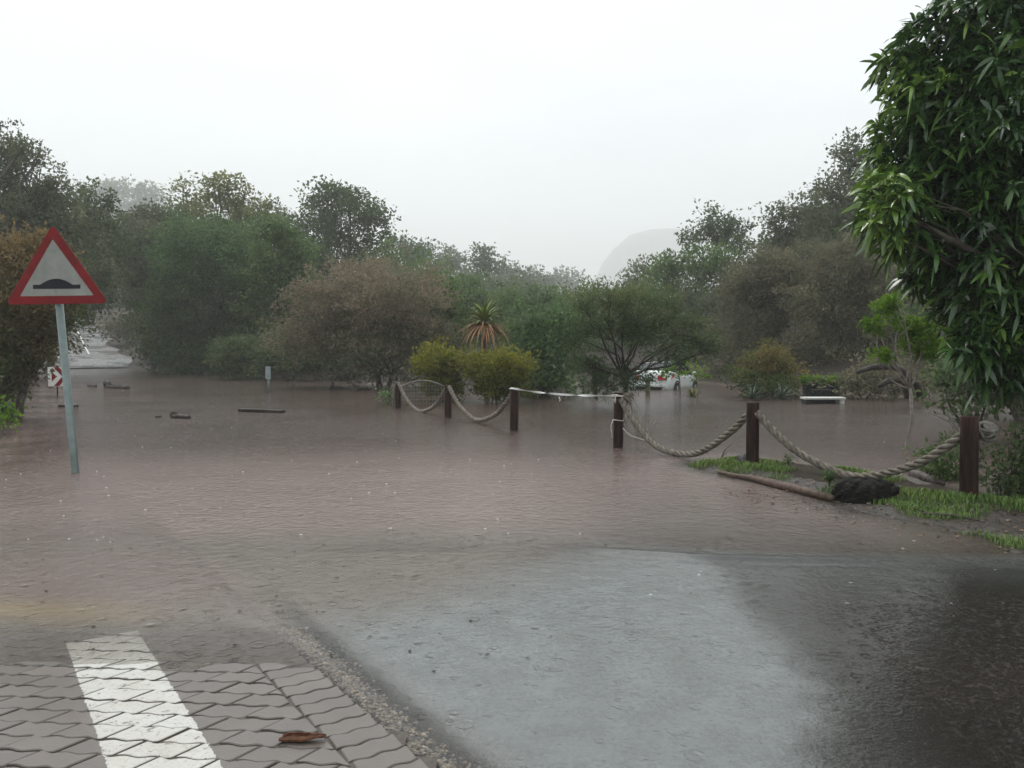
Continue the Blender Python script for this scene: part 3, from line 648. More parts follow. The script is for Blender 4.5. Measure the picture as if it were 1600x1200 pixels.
tree('dark_undergrowth', 'tall dark thicket closing the view behind the glossy near tree', 'shrub', 17, 1600, [(1520, 480, 70, 70), (1580, 560, 80, 70), (1640, 400, 120, 140), (1700, 560, 120, 110), (1600, 330, 90, 110)], m_dark, seed=34, stems=3, cover=2.6, ll=.18, foliage='foliage', stem='stem')
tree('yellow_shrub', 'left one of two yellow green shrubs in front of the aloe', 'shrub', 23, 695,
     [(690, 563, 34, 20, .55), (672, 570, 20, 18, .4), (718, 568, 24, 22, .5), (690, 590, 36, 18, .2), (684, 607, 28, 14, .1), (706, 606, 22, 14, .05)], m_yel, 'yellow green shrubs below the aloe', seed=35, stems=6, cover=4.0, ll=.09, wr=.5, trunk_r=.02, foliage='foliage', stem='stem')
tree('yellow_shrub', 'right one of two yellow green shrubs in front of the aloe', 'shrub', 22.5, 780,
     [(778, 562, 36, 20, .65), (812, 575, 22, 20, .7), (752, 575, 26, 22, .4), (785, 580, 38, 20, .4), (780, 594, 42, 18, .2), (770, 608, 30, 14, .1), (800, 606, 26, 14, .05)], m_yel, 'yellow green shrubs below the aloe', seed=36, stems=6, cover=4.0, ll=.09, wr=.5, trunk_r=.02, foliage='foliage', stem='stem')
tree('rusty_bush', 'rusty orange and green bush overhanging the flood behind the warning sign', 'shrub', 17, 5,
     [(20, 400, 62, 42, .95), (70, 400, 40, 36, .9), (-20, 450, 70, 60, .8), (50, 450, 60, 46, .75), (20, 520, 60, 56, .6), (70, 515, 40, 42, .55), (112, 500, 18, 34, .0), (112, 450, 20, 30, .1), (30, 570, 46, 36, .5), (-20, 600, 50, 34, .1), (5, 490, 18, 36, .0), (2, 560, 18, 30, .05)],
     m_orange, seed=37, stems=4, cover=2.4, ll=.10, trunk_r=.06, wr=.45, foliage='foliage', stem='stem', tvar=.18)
tree('leafy_shoot', 'small fresh green shoot at the far left waterline', 'plant', 14, -2, [(2, 655, 16, 14, .6), (-14, 640, 18, 20, .5)], m_lime, seed=38, stems=2, cover=2, ll=.09, trunk_r=.01, base_z=-.05, foliage='foliage', stem='stem')
tree('slender_tree', 'slender young tree with lime green leaves and a thin pale trunk standing in the flood', 'tree', 12, 1420,
     [(1380, 482, 24, 15, .7), (1366, 505, 16, 14, .6), (1405, 505, 26, 15, .5), (1430, 525, 20, 14, .5), (1455, 525, 22, 18, .5), (1372, 560, 15, 9, .7), (1440, 550, 22, 13, .4), (1398, 470, 12, 9, .9), (1440, 508, 26, 14, .6), (1466, 545, 24, 15, .6)], m_lime, seed=39, cover=3.4, ll=.085, wr=.42, cr=.07, trunk_r=.03, bmat=bark_pale, fork=.62, twigs=4, shell=.2, stems=1)
tree('verge_shrub', 'leafy dark green shrub at the foot of the rightmost rope post', 'shrub', 8.0, 1575, [(1572, 738, 36, 36), (1610, 705, 36, 46), (1600, 765, 40, 20), (1660, 740, 70, 70)], m_dark, seed=40, stems=5, cover=2.6, ll=.07, wr=.5, trunk_r=.012, foliage='foliage', stem='stem')
tree('verge_shrub', 'leafy shrub behind the rope just left of the rightmost post', 'shrub', 9.2, 1460, [(1462, 712, 32, 24), (1490, 705, 28, 26), (1480, 738, 36, 16)], m_mid, seed=41, stems=5, cover=2.0, ll=.065, wr=.5, trunk_r=.012, foliage='foliage', stem='stem')

# glossy long leaved tree close on the right
t_leaf = leafmat('glossy_long_leaves', (.020, .048, .014), (.050, .115, .026), (.16, .26, .04), rough=.25, trans=.18, spec=.6)
def whorl_tree():
    Y0 = 8.8; bpx = 1690; bx = (bpx - 800) / F * Y0; bz = float(T(bx, Y0)); rg = np.random.RandomState(77); random.seed(77)
    root = empty('long_leaved_tree', (bx, Y0, bz), 'large tree with glossy long drooping leaves filling the right edge', 'tree')
    lob = [(1410, 105, 34, 30), (1510, 60, 95, 75), (1440, 130, 45, 60), (1600, 20, 120, 90), (1430, 250, 78, 95), (1400, 330, 52, 62), (1520, 210, 120, 120), (1620, 200, 130, 150), (1475, 385, 58, 66), (1560, 370, 110, 110), (1640, 430, 100, 130),
           (1515, 470, 46, 50), (1570, 500, 66, 70), (1640, 560, 70, 80), (1560, 575, 36, 36), (1440, 425, 30, 30), (1535, 530, 40, 40)]
    bl = []
    for q in lob:
        yo = Y0 + rg.normal(0, .25) + (.3 if q[0] < 1460 else 0); c = at(q[0], q[1], yo)
        bl.append((c[0], c[1], c[2], q[2]/F*Y0, q[2]/F*Y0*.9, q[3]/F*Y0))
    B = np.array(bl); wg = B[:, 3] * B[:, 5]; wg /= wg.sum()
    nw = 3400; bi = rg.choice(len(B), nw, p=wg); d = rg.normal(0, 1, (nw, 3)); d /= np.linalg.norm(d, axis=1)[:, None]
    r = rg.uniform(.4, 1, nw) ** .5 * (1 + .30 * np.sin(d[:, 0]*5 + bi) * np.sin(d[:, 2]*6 + 2*bi)); c = B[bi, :3] + d * B[bi, 3:6] * r[:, None]
    V = []; Q = []; tn = []; o = 0; nl = 10; N = nw * nl
    ci = np.repeat(np.arange(nw), nl); az = (np.tile(np.arange(nl), nw) * 2.4 + np.repeat(rg.uniform(0, 6.3, nw), nl))
    el = np.tile(np.linspace(1.15, -.25, nl), nw) + rg.normal(0, .18, N)
    ax = d * np.array([1, 1, .5]) + np.array([0, 0, .55]); ax /= np.linalg.norm(ax, axis=1)[:, None]
    e1 = np.cross(ax, np.array([.13, .31, .94])); e1 /= np.linalg.norm(e1, axis=1)[:, None]; e2 = np.cross(ax, e1)
    axl, e1l, e2l = ax[ci], e1[ci], e2[ci]
    dr = axl * np.sin(el)[:, None] + (e1l * np.cos(az)[:, None] + e2l * np.sin(az)[:, None]) * np.cos(el)[:, None]
    sd_ = np.cross(dr, np.array([0, 0, 1.])) + rg.normal(0, .55, (N, 3)); sd_ /= np.linalg.norm(sd_, axis=1)[:, None]
    ln = rg.uniform(.12, .27, N) * np.repeat(rg.uniform(.75, 1.15, nw), nl); wd = ln * rg.uniform(.10, .135, N)
    ln = ln * np.where(rg.rand(N) < .18, .02, 1); dro = rg.uniform(.2, .7, N)
    p0 = c[ci] + rg.normal(0, .012, (N, 3)); ring_ = []
    for q, ww in ((0, .2), (.22, .85), (.5, 1.), (.78, .75), (1., .12)):
        ctr_ = p0 + dr * (ln * q)[:, None]; ctr_[:, 2] -= dro * ln * q * q
        up = np.cross(sd_, dr); 
        ring_.append(ctr_ - sd_ * (wd * ww)[:, None] + up * (wd * ww * .25)[:, None]); ring_.append(ctr_ + sd_ * (wd * ww)[:, None] + up * (wd * ww * .25)[:, None])
    V = np.stack(ring_, 1).reshape(-1, 3); k = np.arange(N)[:, None] * 10
    Q = np.concatenate([k + np.array([2*j, 2*j+1, 2*j+3, 2*j+2])[None, :] for j in range(4)], 0)
    tw = np.clip(rg.normal(.33, .2, nw) + 0.5 * ss(4.75, 4.15, c[:, 0]), 0, 1); tn = np.repeat(np.clip(tw[ci] + rg.normal(0, .12, N) + np.where(rg.rand(N) < .012, .6, 0), 0, 1), 10)
    npmesh('crown', V - np.array([bx, Y0, bz]), Q, t_leaf, root, tn, smooth=True)
    b = MB(); o_ = np.array([bx, Y0, bz])
    fk = (0.0, 0, 1.1); limb(b, (.05, 0, -.3), fk, .17, .13, 10, 5, .04)
    for i in range(len(B)):
        e = limb(b, fk, B[i, :3] - o_, .075, .03, 7, 6, .1)
        for j in np.where(bi == i)[0][:26]:
            limb(b, e[random.choice((3, 4, 5, 6))], c[j] - o_, .014, .005, 4, 3, .1)
    b.build('trunk', bark, root, smooth=True)
whorl_tree()

# aloe with a rosette of strap leaves
def strap_rosette(b, c, n, l0, l1, e0, e1, w0, droop, rg, seg=6, acc=None):
    for i in range(n):
        az = i * 2.39996 + rg.uniform(-.2, .2); q = i / max(1, n - 1); el = e0 + (e1 - e0) * q + rg.normal(0, .1); L = l0 + (l1 - l0) * q; L *= rg.uniform(.85, 1.15)
        hd = np.array([math.cos(az), math.sin(az), 0]); sd_ = np.array([-math.sin(az), math.cos(az), 0]); vs = []
        p = np.array(c, float); a = el
        for s in range(seg + 1):
            ww = w0 * (1 - (s / seg) ** 1.6) + .003; up = np.array([-hd[0]*math.sin(a), -hd[1]*math.sin(a), math.cos(a)])
            vs += [p - sd_*ww + up*ww*.45, p, p + sd_*ww + up*ww*.45]
            p = p + (hd * math.cos(a) + np.array([0, 0, math.sin(a)])) * L / seg; a -= droop / seg
        b.add(vs, [(3*s, 3*s + 1, 3*s + 4, 3*s + 3) for s in range(seg)] + [(3*s + 1, 3*s + 2, 3*s + 5, 3*s + 4) for s in range(seg)])
al_g = simple('aloe_green', (.12, .17, .03), (.22, .27, .06), 6, .45, .1, .01)
al_r = simple('aloe_rust', (.24, .12, .06), (.40, .23, .12), 6, .6, .1, .01)
al_b = simple('aloe_blue_green', (.07, .11, .08), (.15, .20, .13), 6, .5, .1, .01)
rg = np.random.RandomState(4)
c = at(757, 508, 24.); bz = float(T(c[0], 24))
root = empty('tree_aloe', (c[0], 24, bz), 'tree aloe with green top leaves and drooping rust coloured lower leaves above the yellow shrubs', 'aloe')
b = MB(); limb(b, (0, 0, -.2), (0, 0, c[2] - bz), .10, .07, 8, 5, .01); b.build('trunk', bark, root, smooth=True)
b = MB(); strap_rosette(b, (0, 0, c[2] - bz + .08), 64, .85, .95, 1.45, .35, .040, 1.0, rg); b.build('green_leaf_crown', al_g, root, smooth=True)
b = MB(); strap_rosette(b, (0, 0, c[2] - bz), 72, .95, 1.2, .35, -.45, .028, 1.2, rg); b.build('drooping_leaf_skirt', al_r, root, smooth=True)
for (px, py, Yd, n, L, lab) in ((1176, 622, 23.2, 26, .55, 'left one of two low spiky aloes at the waterline before the yellowing shrub'), (1222, 622, 23.4, 26, .62, 'right one of two low spiky aloes at the waterline before the yellowing shrub')):
    c = at(px, py, Yd); o = MB(); strap_rosette(o, (c[0], Yd, .02), n, L, L, 1.3, .25, .03, .5, rg)
    tag(o.build('aloe', al_b, smooth=True, origin=(c[0], Yd, 0)), lab, 'aloe', 'spiky aloes at the waterline')
gt_ = simple('tuft_green', (.10, .13, .03), (.22, .22, .06), 6, .6, .1, .01)
for (px, Yd, n, L, lab) in ((1082, 25, 50, .5, 'yellowing grass tuft standing in the flood in front of the white car'), (1165, 24.2, 40, .36, 'yellow green tuft left of the spiky aloes')):
    c = at(px, 600, Yd); o = MB(); strap_rosette(o, (c[0], Yd, -.1), n, L, L, 1.5, .7, .012, .9, rg)
    tag(o.build('grass_tuft', gt_, smooth=True, origin=(c[0], Yd, 0)), lab, 'grass tuft', 'grass tufts in the flood')
for k, (px, Yd, lob, lab) in enumerate(((1062, 21.5, [(1048, 574, 13, 9, .6), (1052, 584, 9, 7, .5), (1040, 580, 7, 6, .5)], 'thin sapling in front of the rear of the white car'), (1088, 23, [(1083, 582, 10, 9, .7), (1092, 588, 7, 6, .6)], 'thin sapling in front of the nose of the white car'))):
    tree('sapling', lab, 'sapling', Yd, px, lob, m_lime, 'saplings in front of the car', seed=50 + k, cover=1.8, ll=.10, trunk_r=.022, fork=.7, bmat=bark_pale, twigs=2, foliage='foliage', stem='stem', base_z=-.3)
tree('leafy_shoot', 'fresh green shoot in the flood left of the leftmost rope post', 'plant', 21.5, 608, [(605, 620, 14, 9, .4), (618, 622, 8, 7, .3)], m_fresh, seed=53, stems=2, cover=2, ll=.1, trunk_r=.01, foliage='foliage', stem='stem')
# pale dead twigs poking out of the water
def twiggy(name, label, cat, base, h, n, spread, mat, seed, r=.012):
    random.seed(seed); b = MB()
    for i in range(n):
        a = random.uniform(0, 6.28); e = np.array([math.cos(a) * spread * random.random(), math.sin(a) * spread * random.random(), h * random.uniform(.6, 1)])
        p = limb(b, (random.gauss(0, .04), random.gauss(0, .04), -.3), e, r, r * .4, 5, 5, .1)
        for _ in range(4):
            s_ = p[random.choice((2, 3, 4))]; limb(b, s_, s_ + np.array([random.gauss(0, .3), random.gauss(0, .3), random.uniform(.1, .5)]) * h * .6, r * .5, r * .2, 4, 3, .1)
    o = b.build(name, mat, smooth=True); o.location = base
    return tag(o, label, cat)
twiggy('dead_shrub', 'pale dead twigs poking out of the water under the white tape', 'dead shrub', (at(876, 600, 24)[0], 23.6, 0), .45, 14, .5, bark_pale, 3)
twiggy('dead_shrub', 'pale bare branched shrub in the shade beneath the glossy near tree', 'dead shrub', (at(1512, 600, 14)[0], 14, 0), 1.0, 8, .8, bark_pale, 4, .018)
twiggy('dead_shrub', 'dry straw coloured twigs behind the taped post', 'dead shrub', (at(1000, 600, 13.4)[0], 13.4, 0), .55, 16, .35, bark_pale, 5, .007)

# ------------------------------------------------------------------ grass verge
t = NT('grass_blade'); aa = t.n('Attribute'); aa.attribute_name = 'tint'
t.bsdf(t.ramp(aa.outputs['Fac'], [(0, (.045, .10, .018)), (.6, (.115, .205, .032)), (1, (.22, .23, .075))]), .5, .3); grass_m = t.m
def grass(n, rg):
    P_ = []
    while len(P_) < n:
        s = rg.uniform(.5, 9.5, 4000); nn = rg.uniform(-1.0, 1.45, 4000)
        x = LA[0] + LD[0]*s + LN[0]*nn; y = LA[1] + LD[1]*s + LN[1]*nn
        dens = ss(.0, .5, 1.2 * fnoise(x, y, .3, 7) + .58 - .85 * np.abs(nn - .32) + .25 * ss(3.6, 1.5, s) * 0) * ss(.0, .02, T(x, y) + .03)
        k = rg.rand(4000) < dens * .9
        P_ += list(np.stack([x[k], y[k], T(x[k], y[k])], 1))
    p = np.array(P_[:n]); az = rg.uniform(0, 6.3, n); L = rg.uniform(.022, .065, n) * (1 + .5 * fnoise(p[:, 0], p[:, 1], .25, 2)); w_ = rg.uniform(.0013, .0034, n)
    h = np.stack([np.cos(az), np.sin(az), 0*az], 1); sd_ = np.stack([-np.sin(az), np.cos(az), 0*az], 1); ln = rg.uniform(.2, .8, n)
    a = p - sd_*w_[:, None]; b_ = p + sd_*w_[:, None]; m = p + h*(L*ln*.4)[:, None]; m[:, 2] += L*.7; tip = p + h*(L*ln)[:, None]; tip[:, 2] += L*.85
    V = np.stack([a, b_, m + sd_*w_[:, None]*.8, m - sd_*w_[:, None]*.8, tip + sd_*.0004, tip - sd_*.0004], 1).reshape(-1, 3); k = np.arange(n)[:, None]*6
    Q = np.concatenate([k + np.array([[0, 1, 2, 3]]), k + np.array([[3, 2, 4, 5]])], 0)
    tn = np.repeat(np.clip(.5 + .3 * fnoise(p[:, 0], p[:, 1], .4, 11) + rg.normal(0, .2, n), 0, 1), 6)
    return npmesh('verge_grass', V, Q, grass_m, None, tn)
tag(grass(36000, np.random.RandomState(8)), 'short bright green grass along the muddy verge under the rope fence', 'grass', kind='stuff')
random.seed(21); pts = []; sz = []
dl = simple('dead_leaf_litter', (.06, .035, .02), (.24, .16, .09), 3, .5, .2, .005, coord='pos')
b = MB()
for _ in range(520):
    s = random.uniform(3.6, 8.6); n = random.uniform(.25, 1.7); x = LA[0] + LD[0]*s + LN[0]*n; y = LA[1] + LD[1]*s + LN[1]*n; z = max(float(T(x, y)), 0) + .006
    a = random.uniform(0, 6.3); L = random.uniform(.015, .05); W = L * random.uniform(.25, .5); h = np.array([math.cos(a), math.sin(a), random.uniform(-.1, .35)]); q = np.array([-math.sin(a), math.cos(a), random.uniform(-.3, .3)])
    p = np.array([x, y, z]); b.add([p, p + h*L*.5 + q*W + np.array([0, 0, .006]), p + h*L, p + h*L*.5 - q*W + np.array([0, 0, .008])], [(0, 1, 2, 3)])
tag(b.build('leaf_litter', dl), 'scattered dead leaves and bits of bark on the muddy shoulder', 'leaf litter', kind='stuff')
pts = []; sz = []
for _ in range(900):
    s = random.uniform(2.6, 9); n = random.uniform(.5, 2.0); x = LA[0] + LD[0]*s + LN[0]*n; y = LA[1] + LD[1]*s + LN[1]*n; q = abs(random.gauss(.006, .006)) + .003
    pts.append((x, y, float(T(x, y)) + q*.2)); sz.append(q)
tag(pebbles('shoulder_grit', pts, sz, simple('grit', (.04, .034, .03), (.16, .14, .12), 20, .35, .3, .004, coord='pos')), 'small wet stones on the muddy shoulder beside the verge', 'grit', kind='stuff')

# ------------------------------------------------------------------ rope fence
wood = NT('brown_post_wood'); mp = wood.n('Mapping'); mp.inputs['Scale'].default_value = (14, 14, 1.3); wood.l(wood.pos('obj'), mp.inputs[0])
f = wood.noise(3, 6, .65, mp.outputs[0]); wood.bsdf(wood.ramp(f, [(.28, (.006, .003, .0025)), (.5, (.024, .011, .008)), (.75, (.075, .038, .027))]), .6, .15, 0, wood.bump(f, .5, .01)); wood = wood.m
def rope_mat():
    t = NT('natural_rope'); f = t.noise(14, 5, .65, coord='pos'); g = t.noise(160, 3, .6, coord='pos')
    t.bsdf(t.ramp(f, [(.3, (.075, .062, .048)), (.55, (.185, .16, .13)), (.8, (.33, .30, .25))]), .75, .3, 0, t.bump(g, .8, .006)); return t.m
rope_m = rope_mat(); cord_m = simple('white_cord', (.40, .38, .34), (.68, .66, .60), 30, .7, .2, .004)
tape_m = simple('white_tape', (.62, .62, .60), (.82, .82, .80), 4, .4, .05, .004)
POSTS = [(622, 598, 20.3, .155, 'most distant rope fence post, at the left end with a rope tail hanging beside it'),
         (700, 602, 17.5, .155, 'dark rope fence post carrying sagging ropes on both sides, standing in the flood'),
         (803, 607, 14.7, .16, 'rope fence post standing in the flood with white tape tied to its top'),
         (966, 613, 12.1, .155, 'dark rope fence post with white cord bands and frayed rope around it'),
         (1177, 628, 9.75, .16, 'dark rope fence post planted in the grassy verge beside the fallen branch'),
         (1517, 650, 7.64, .165, 'nearest rope fence post at the right with a rope knot behind it')]
PX = []
for i, (px, py, Yd, D, lab) in enumerate(POSTS):
    c = at(px, py, Yd); gz = float(T(c[0], Yd)); H = c[2] - gz; r = D / 2
    b = MB(); n = 20; random.seed(i)
    prof = [(-.4, r), (H*.3, r*1.01), (H*.7, r*.99), (H - .012, r*.985), (H - .003, r*.93), (H, r*.6), (H + .002, 0.001)]
    vs = []; 
    for z, rr in prof:
        for k in range(n): vs.append((rr*math.cos(2*math.pi*k/n)*(1 + .012*math.sin(k*3 + i)), rr*math.sin(2*math.pi*k/n), z))
    b.add(vs, [(j*n + k, j*n + (k+1) % n, (j+1)*n + (k+1) % n, (j+1)*n + k) for j in range(len(prof)-1) for k in range(n)])
    o = b.build('fence_post', wood, smooth=True); o.location = (c[0], Yd, gz)
    o.rotation_euler = (R(random.uniform(-.6, .6)), R([0, -.3, .5, .6, -.2, -1.0][i]), 0)
    tag(o, lab, 'post', 'brown posts of the rope fence'); PX.append(Vector((c[0], Yd, c[2])))
def strand_rope(path, rad, twist, n_str=3, sides=6, name='rope', mat=None, parent=None):
    b = MB(); pts = [Vector(p) for p in path]; fr_ = []; u = None; s = 0; L = [0]
    for i in range(1, len(pts)): L.append(L[-1] + (pts[i] - pts[i-1]).length)
    for i, p in enumerate(pts):
        tg = (pts[min(i+1, len(pts)-1)] - pts[max(0, i-1)]).normalized()
        if u is None: u = tg.cross(Vector((0, 0, 1))); u = u if u.length > .1 else tg.cross(Vector((1, 0, 0)))
        u = (u - tg*u.dot(tg)).normalized(); fr_.append((p, u.copy(), tg.cross(u)))
    for k in range(n_str):
        q = []
        for (p, u_, v_), l in zip(fr_, L):
            a = l / twist * 2 * math.pi + k * 2 * math.pi / n_str; q.append(p + (u_*math.cos(a) + v_*math.sin(a)) * rad * .56)
        b.tube(q, [rad * (.52 + .05 * math.sin(l_ * 5 + k) + random.uniform(-.03, .03)) for l_ in L], sides)
    return b.build(name, mat or rope_m, parent, smooth=True)
def sagpath(a, b_, sag, n=70, skew=0):
    out = []
    for i in range(n + 1):
        q = i / n; p = a.lerp(b_, q); p.z -= sag * 4 * q * (1 - q) * (1 + skew * (q - .5)) + .012 * math.sin(q * 17 + sag * 40) * math.sin(q * math.pi); p.y += .012 * math.sin(q * 13 + sag * 70) * math.sin(q * math.pi); out.append(p)
    return out
def side(i, sx, dz):
    d = (PX[min(i+1, 5)] - PX[max(0, i-1)]).normalized(); p = PX[i] + d * .06 * sx; p.z = PX[i].z + dz; return p
RP = [(0, 1, .0, -.0, .64, 'sagging thick rope between the two most distant posts', 0), (1, 2, .0, -.06, .63, 'sagging thick rope ending at the post with the white tape', 0),
      (3, 4, -.07, -.11, .70, 'sagging thick rope from the cord banded post to the verge post', -.15), (4, 5, -.10, -.14, .60, 'nearest sagging thick rope, almost resting on the black stump', .12)]
for (i, j, d0, d1, sag, lab, sk) in RP:
    L = (PX[i] - PX[j]).length
    o = strand_rope(sagpath(side(i, 1, d0 - .03), side(j, -1, d1 - .03), sag, 110, sk), .046, .30)
    tag(o, lab, 'rope', 'thick ropes of the rope fence')
# rope tail by the far post, knotted end behind the near post
p = PX[0]; o = strand_rope([p + Vector((.05, -.05, -.02)), p + Vector((-.05, -.06, .0)), p + Vector((-.11, -.05, -.12)), p + Vector((-.12, -.04, -.4)), p + Vector((-.13, -.03, -.62)), p + Vector((-.18, -.03, -.75))], .038, .25, name='rope_tail')
tag(o, 'loose rope tail hanging down beside the most distant post', 'rope')
b = MB(); random.seed(5); kc = PX[5] + Vector((.20, .06, -.16))
for k in range(12):
    ax = Vector((random.gauss(0, 1), random.gauss(0, 1), random.gauss(0, 1))).normalized(); e1 = ax.orthogonal().normalized(); e2 = ax.cross(e1); rr = random.uniform(.055, .085)
    b.tube([kc + (e1*math.cos(a) + e2*math.sin(a)*1.15) * rr + ax * .012 * math.sin(3*a) for a in np.linspace(0, 6.1, 22)], .019, 7)
b.tube([kc + Vector((-.05, 0, -.06)), kc + Vector((-.07, -.01, -.13)), kc + Vector((-.06, -.01, -.2))], [.014, .012, .008], 6)
b.tube([kc, PX[5] + Vector((.02, .08, -.13)), PX[5] + Vector((-.06, .07, -.15))], .03, 7)
tag(b.build('rope_knot', simple('weathered_grey_rope', (.09, .082, .07), (.24, .22, .195), 22, .8, .5, .006, coord='pos'), smooth=True), 'bulky grey rope knot tied behind the nearest post', 'rope knot')
# cords round the taped post
p = PX[3]; b = MB()
for dz, rr in ((-.045, .083), (-.055, .083), (-.435, .084)):
    b.tube([p + Vector((rr*math.cos(a) - .0, rr*math.sin(a), dz + .006*math.sin(2*a))) for a in np.linspace(0, 6.28, 25)], .008, 6, False)
b.tube([p + Vector((-.06, -.06, -.05)), p + Vector((-.05, -.085, -.12)), p + Vector((-.055, -.085, -.17)), p + Vector((-.075, -.07, -.1))], .007, 6)
b.tube([p + Vector((-.085, -.03, -.43)), p + Vector((-.115, -.03, -.53)), p + Vector((-.11, -.03, -.6)), p + Vector((-.09, -.03, -.72))], .006, 6)
b.tube([p + Vector((.09, -.04, -.06)), p + Vector((.12, -.05, -.25)), p + Vector((.115, -.05, -.47)), p + Vector((.105, -.05, -.3))], .006, 6)
b.tube([p + Vector((.07, -.04, -.56)), p + Vector((.12, -.08, -.62)), p + Vector((.2, -.1, -.68)), p + Vector((.5, -.2, -.765))], .009, 6)
tag(b.build('cord_binding', cord_m, smooth=True), 'thin white cords bound round the post at the feathery tree', 'cord')
b = MB(); random.seed(9)
for k in range(26):
    a0 = p + Vector((.07 + random.gauss(0, .02), -.04, -.05 + random.gauss(0, .02))); b.tube([a0, a0 + Vector((random.uniform(.02, .14), random.gauss(-.02, .03), random.uniform(-.10, .04))), a0 + Vector((random.uniform(.06, .24), random.gauss(-.02, .05), random.uniform(-.30, .06)))], [.012, .008, .002], 5)
tag(b.build('frayed_rope', rope_m, smooth=True), 'frayed rope end spreading from the cord banded post', 'rope')
# tape
b = MB(); A = PX[2] + Vector((-.06, -.05, .012)); Bv = PX[3] + Vector((-.02, -.083, -.045)); vs = []; N = 60
for i in range(N + 1):
    q = i / N; c = A.lerp(Bv, q); c.z -= .10 * 4 * q * (1 - q) * .5; a = .5 + 2.2 * math.sin(q * 9) ; d = Vector((0, math.cos(a), math.sin(a))) * .019
    nn = Vector((0, -math.sin(a), math.cos(a))) * .001; vs += [c - d + nn, c + d + nn, c + d - nn, c - d - nn]
b.add(vs, [(4*i + k, 4*i + (k+1) % 4, 4*i + 4 + (k+1) % 4, 4*i + 4 + k) for i in range(N) for k in range(4)])
b.tube([PX[2] + Vector((.084*math.cos(a), .084*math.sin(a), -.004)) for a in np.linspace(0, 6.28, 21)], .009, 6, False)
b.tube([A.lerp(Bv, .5) + Vector((0, 0, -.09)), A.lerp(Bv, .5) + Vector((.02, -.02, -.14)), A.lerp(Bv, .5) + Vector((.01, -.02, -.17))], .008, 5)
tag(b.build('tape', tape_m), 'white tape stretched between two posts where the rope is missing', 'tape')
# wire panel between the far posts
b = MB(); y0 = 21.2; xl = at(628, 600, y0)[0]; xr = at(694, 600, y0)[0]
def archz(x): q = (x - xl) / (xr - xl); return .52 + .16 * math.sin(q * math.pi)
for i in range(15):
    x = xl + (xr - xl) * i / 14; b.tube([(x, y0, -.25), (x, y0, archz(x))], .006, 5)
for j in range(6):
    z = .05 + j * .095; b.tube([(xl, y0, z), ((xl+xr)/2, y0, z + .01), (xr, y0, z)], .006, 5)
b.tube([(x, y0, archz(x)) for x in np.linspace(xl - .15, xr, 14)], .022, 6)
tag(b.build('wire_panel', simple('dull_wire', (.10, .09, .08), (.22, .2, .18), 9, .5, .1, .003), smooth=True), 'arched wire mesh panel behind the rope between the two most distant posts', 'wire panel')

# ------------------------------------------------------------------ verge debris
g = gnd(1200, 748, .1); P0 = gnd(1122, 734, .05); P1 = gnd(1298, 768, .12)
def zz(p, h=.03): return (p[0], p[1], float(T(p[0], p[1])) + h)
b = MB(); random.seed(4)
path = [gnd(1122, 735, .06), gnd(1150, 741, .06), gnd(1176, 743, .07), gnd(1215, 750, .09), gnd(1260, 759, .1), gnd(1300, 769, .1)]
b.tube([(q[0], q[1], max(float(T(q[0], q[1])), .0) + .040) for q in path], [.024, .030, .038, .048, .046, .034], 10, True, .08)
q = path[2]; b.tube([(q[0], q[1], float(T(q[0], q[1])) + .05), (q[0] + .01, q[1], float(T(q[0], q[1])) + .13)], [.022, .014], 7)
q = path[1]; b.tube([(q[0], q[1], float(T(q[0], q[1])) + .05), (q[0] - .06, q[1] - .12, float(T(q[0], q[1])) + .03)], [.018, .01], 6)
tag(b.build('fallen_branch', simple('brown_bark', (.045, .03, .022), (.15, .105, .08), 18, .5, .6, .01, coord='pos'), smooth=True), 'fallen brown branch lying across the grass in front of the verge post', 'branch')
# charred stump
c = gnd(1350, 775, .05); b = MB(); random.seed(8)
V_ = []; nu, nv = 44, 22
for j in range(nv + 1):
    v = j / nv
    for i in range(nu):
        a = 2*math.pi*i/nu; lob = 1 + .10*math.sin(3*a + 1) + .07*math.sin(7*a + 4*v) + .07*math.sin(13*a - 7*v) + .05*math.sin(23*a + 11*v) + random.uniform(-.05, .05)
        h = math.sin(v * 1.5708) * 1.2; rr = 1.06 * max(.02, 1 - v ** 3.2)
        V_.append((c[0] + .27*rr*lob*math.cos(a) + .02*h, c[1] + .18*rr*lob*math.sin(a), float(T(c[0], c[1])) - .05 + .235*h + .03*math.sin(5*a + 2*v)*v*(1 - v*.6) + .03*math.cos(a - 2.4)*v*(1-v)*2))
b.add(V_, [(j*nu + i, j*nu + (i+1) % nu, (j+1)*nu + (i+1) % nu, (j+1)*nu + i) for j in range(nv) for i in range(nu)])
b.tube([(c[0] + .2, c[1] - .02, .06), (c[0] + .3, c[1] - .05, .12), (c[0] + .315, c[1] - .05, .16)], [.06, .05, .03], 8, True, .1)
tag(b.build('stump', simple('charred_wood', (.003, .0026, .002), (.018, .014, .012), 16, .6, 1., .06, coord='pos'), smooth=True), 'blackened tree stump on the verge under the nearest rope', 'stump')
c = gnd(1161, 731, .03); b = MB(); random.seed(2); b.ball((c[0], c[1], float(T(c[0], c[1])) + .05), (.085, .08, .075), 10, 7, .12)
tag(b.build('rock', simple('dark_rock', (.02, .018, .017), (.13, .12, .115), 9, .4, .7, .02, coord='pos')), 'small dark rock beside the base of the verge post', 'rock')
b = MB(); pth = [gnd(1424, 738, .1), gnd(1440, 745, .1), gnd(1458, 753, .08), gnd(1476, 757, .05)]; b.tube(pth, [.05, .06, .045, .02], 9, True, .1)
b.tube([gnd(1420, 752, .03), gnd(1440, 762, .03), gnd(1470, 764, .02)], [.06, .075, .05], 9, True, .12)
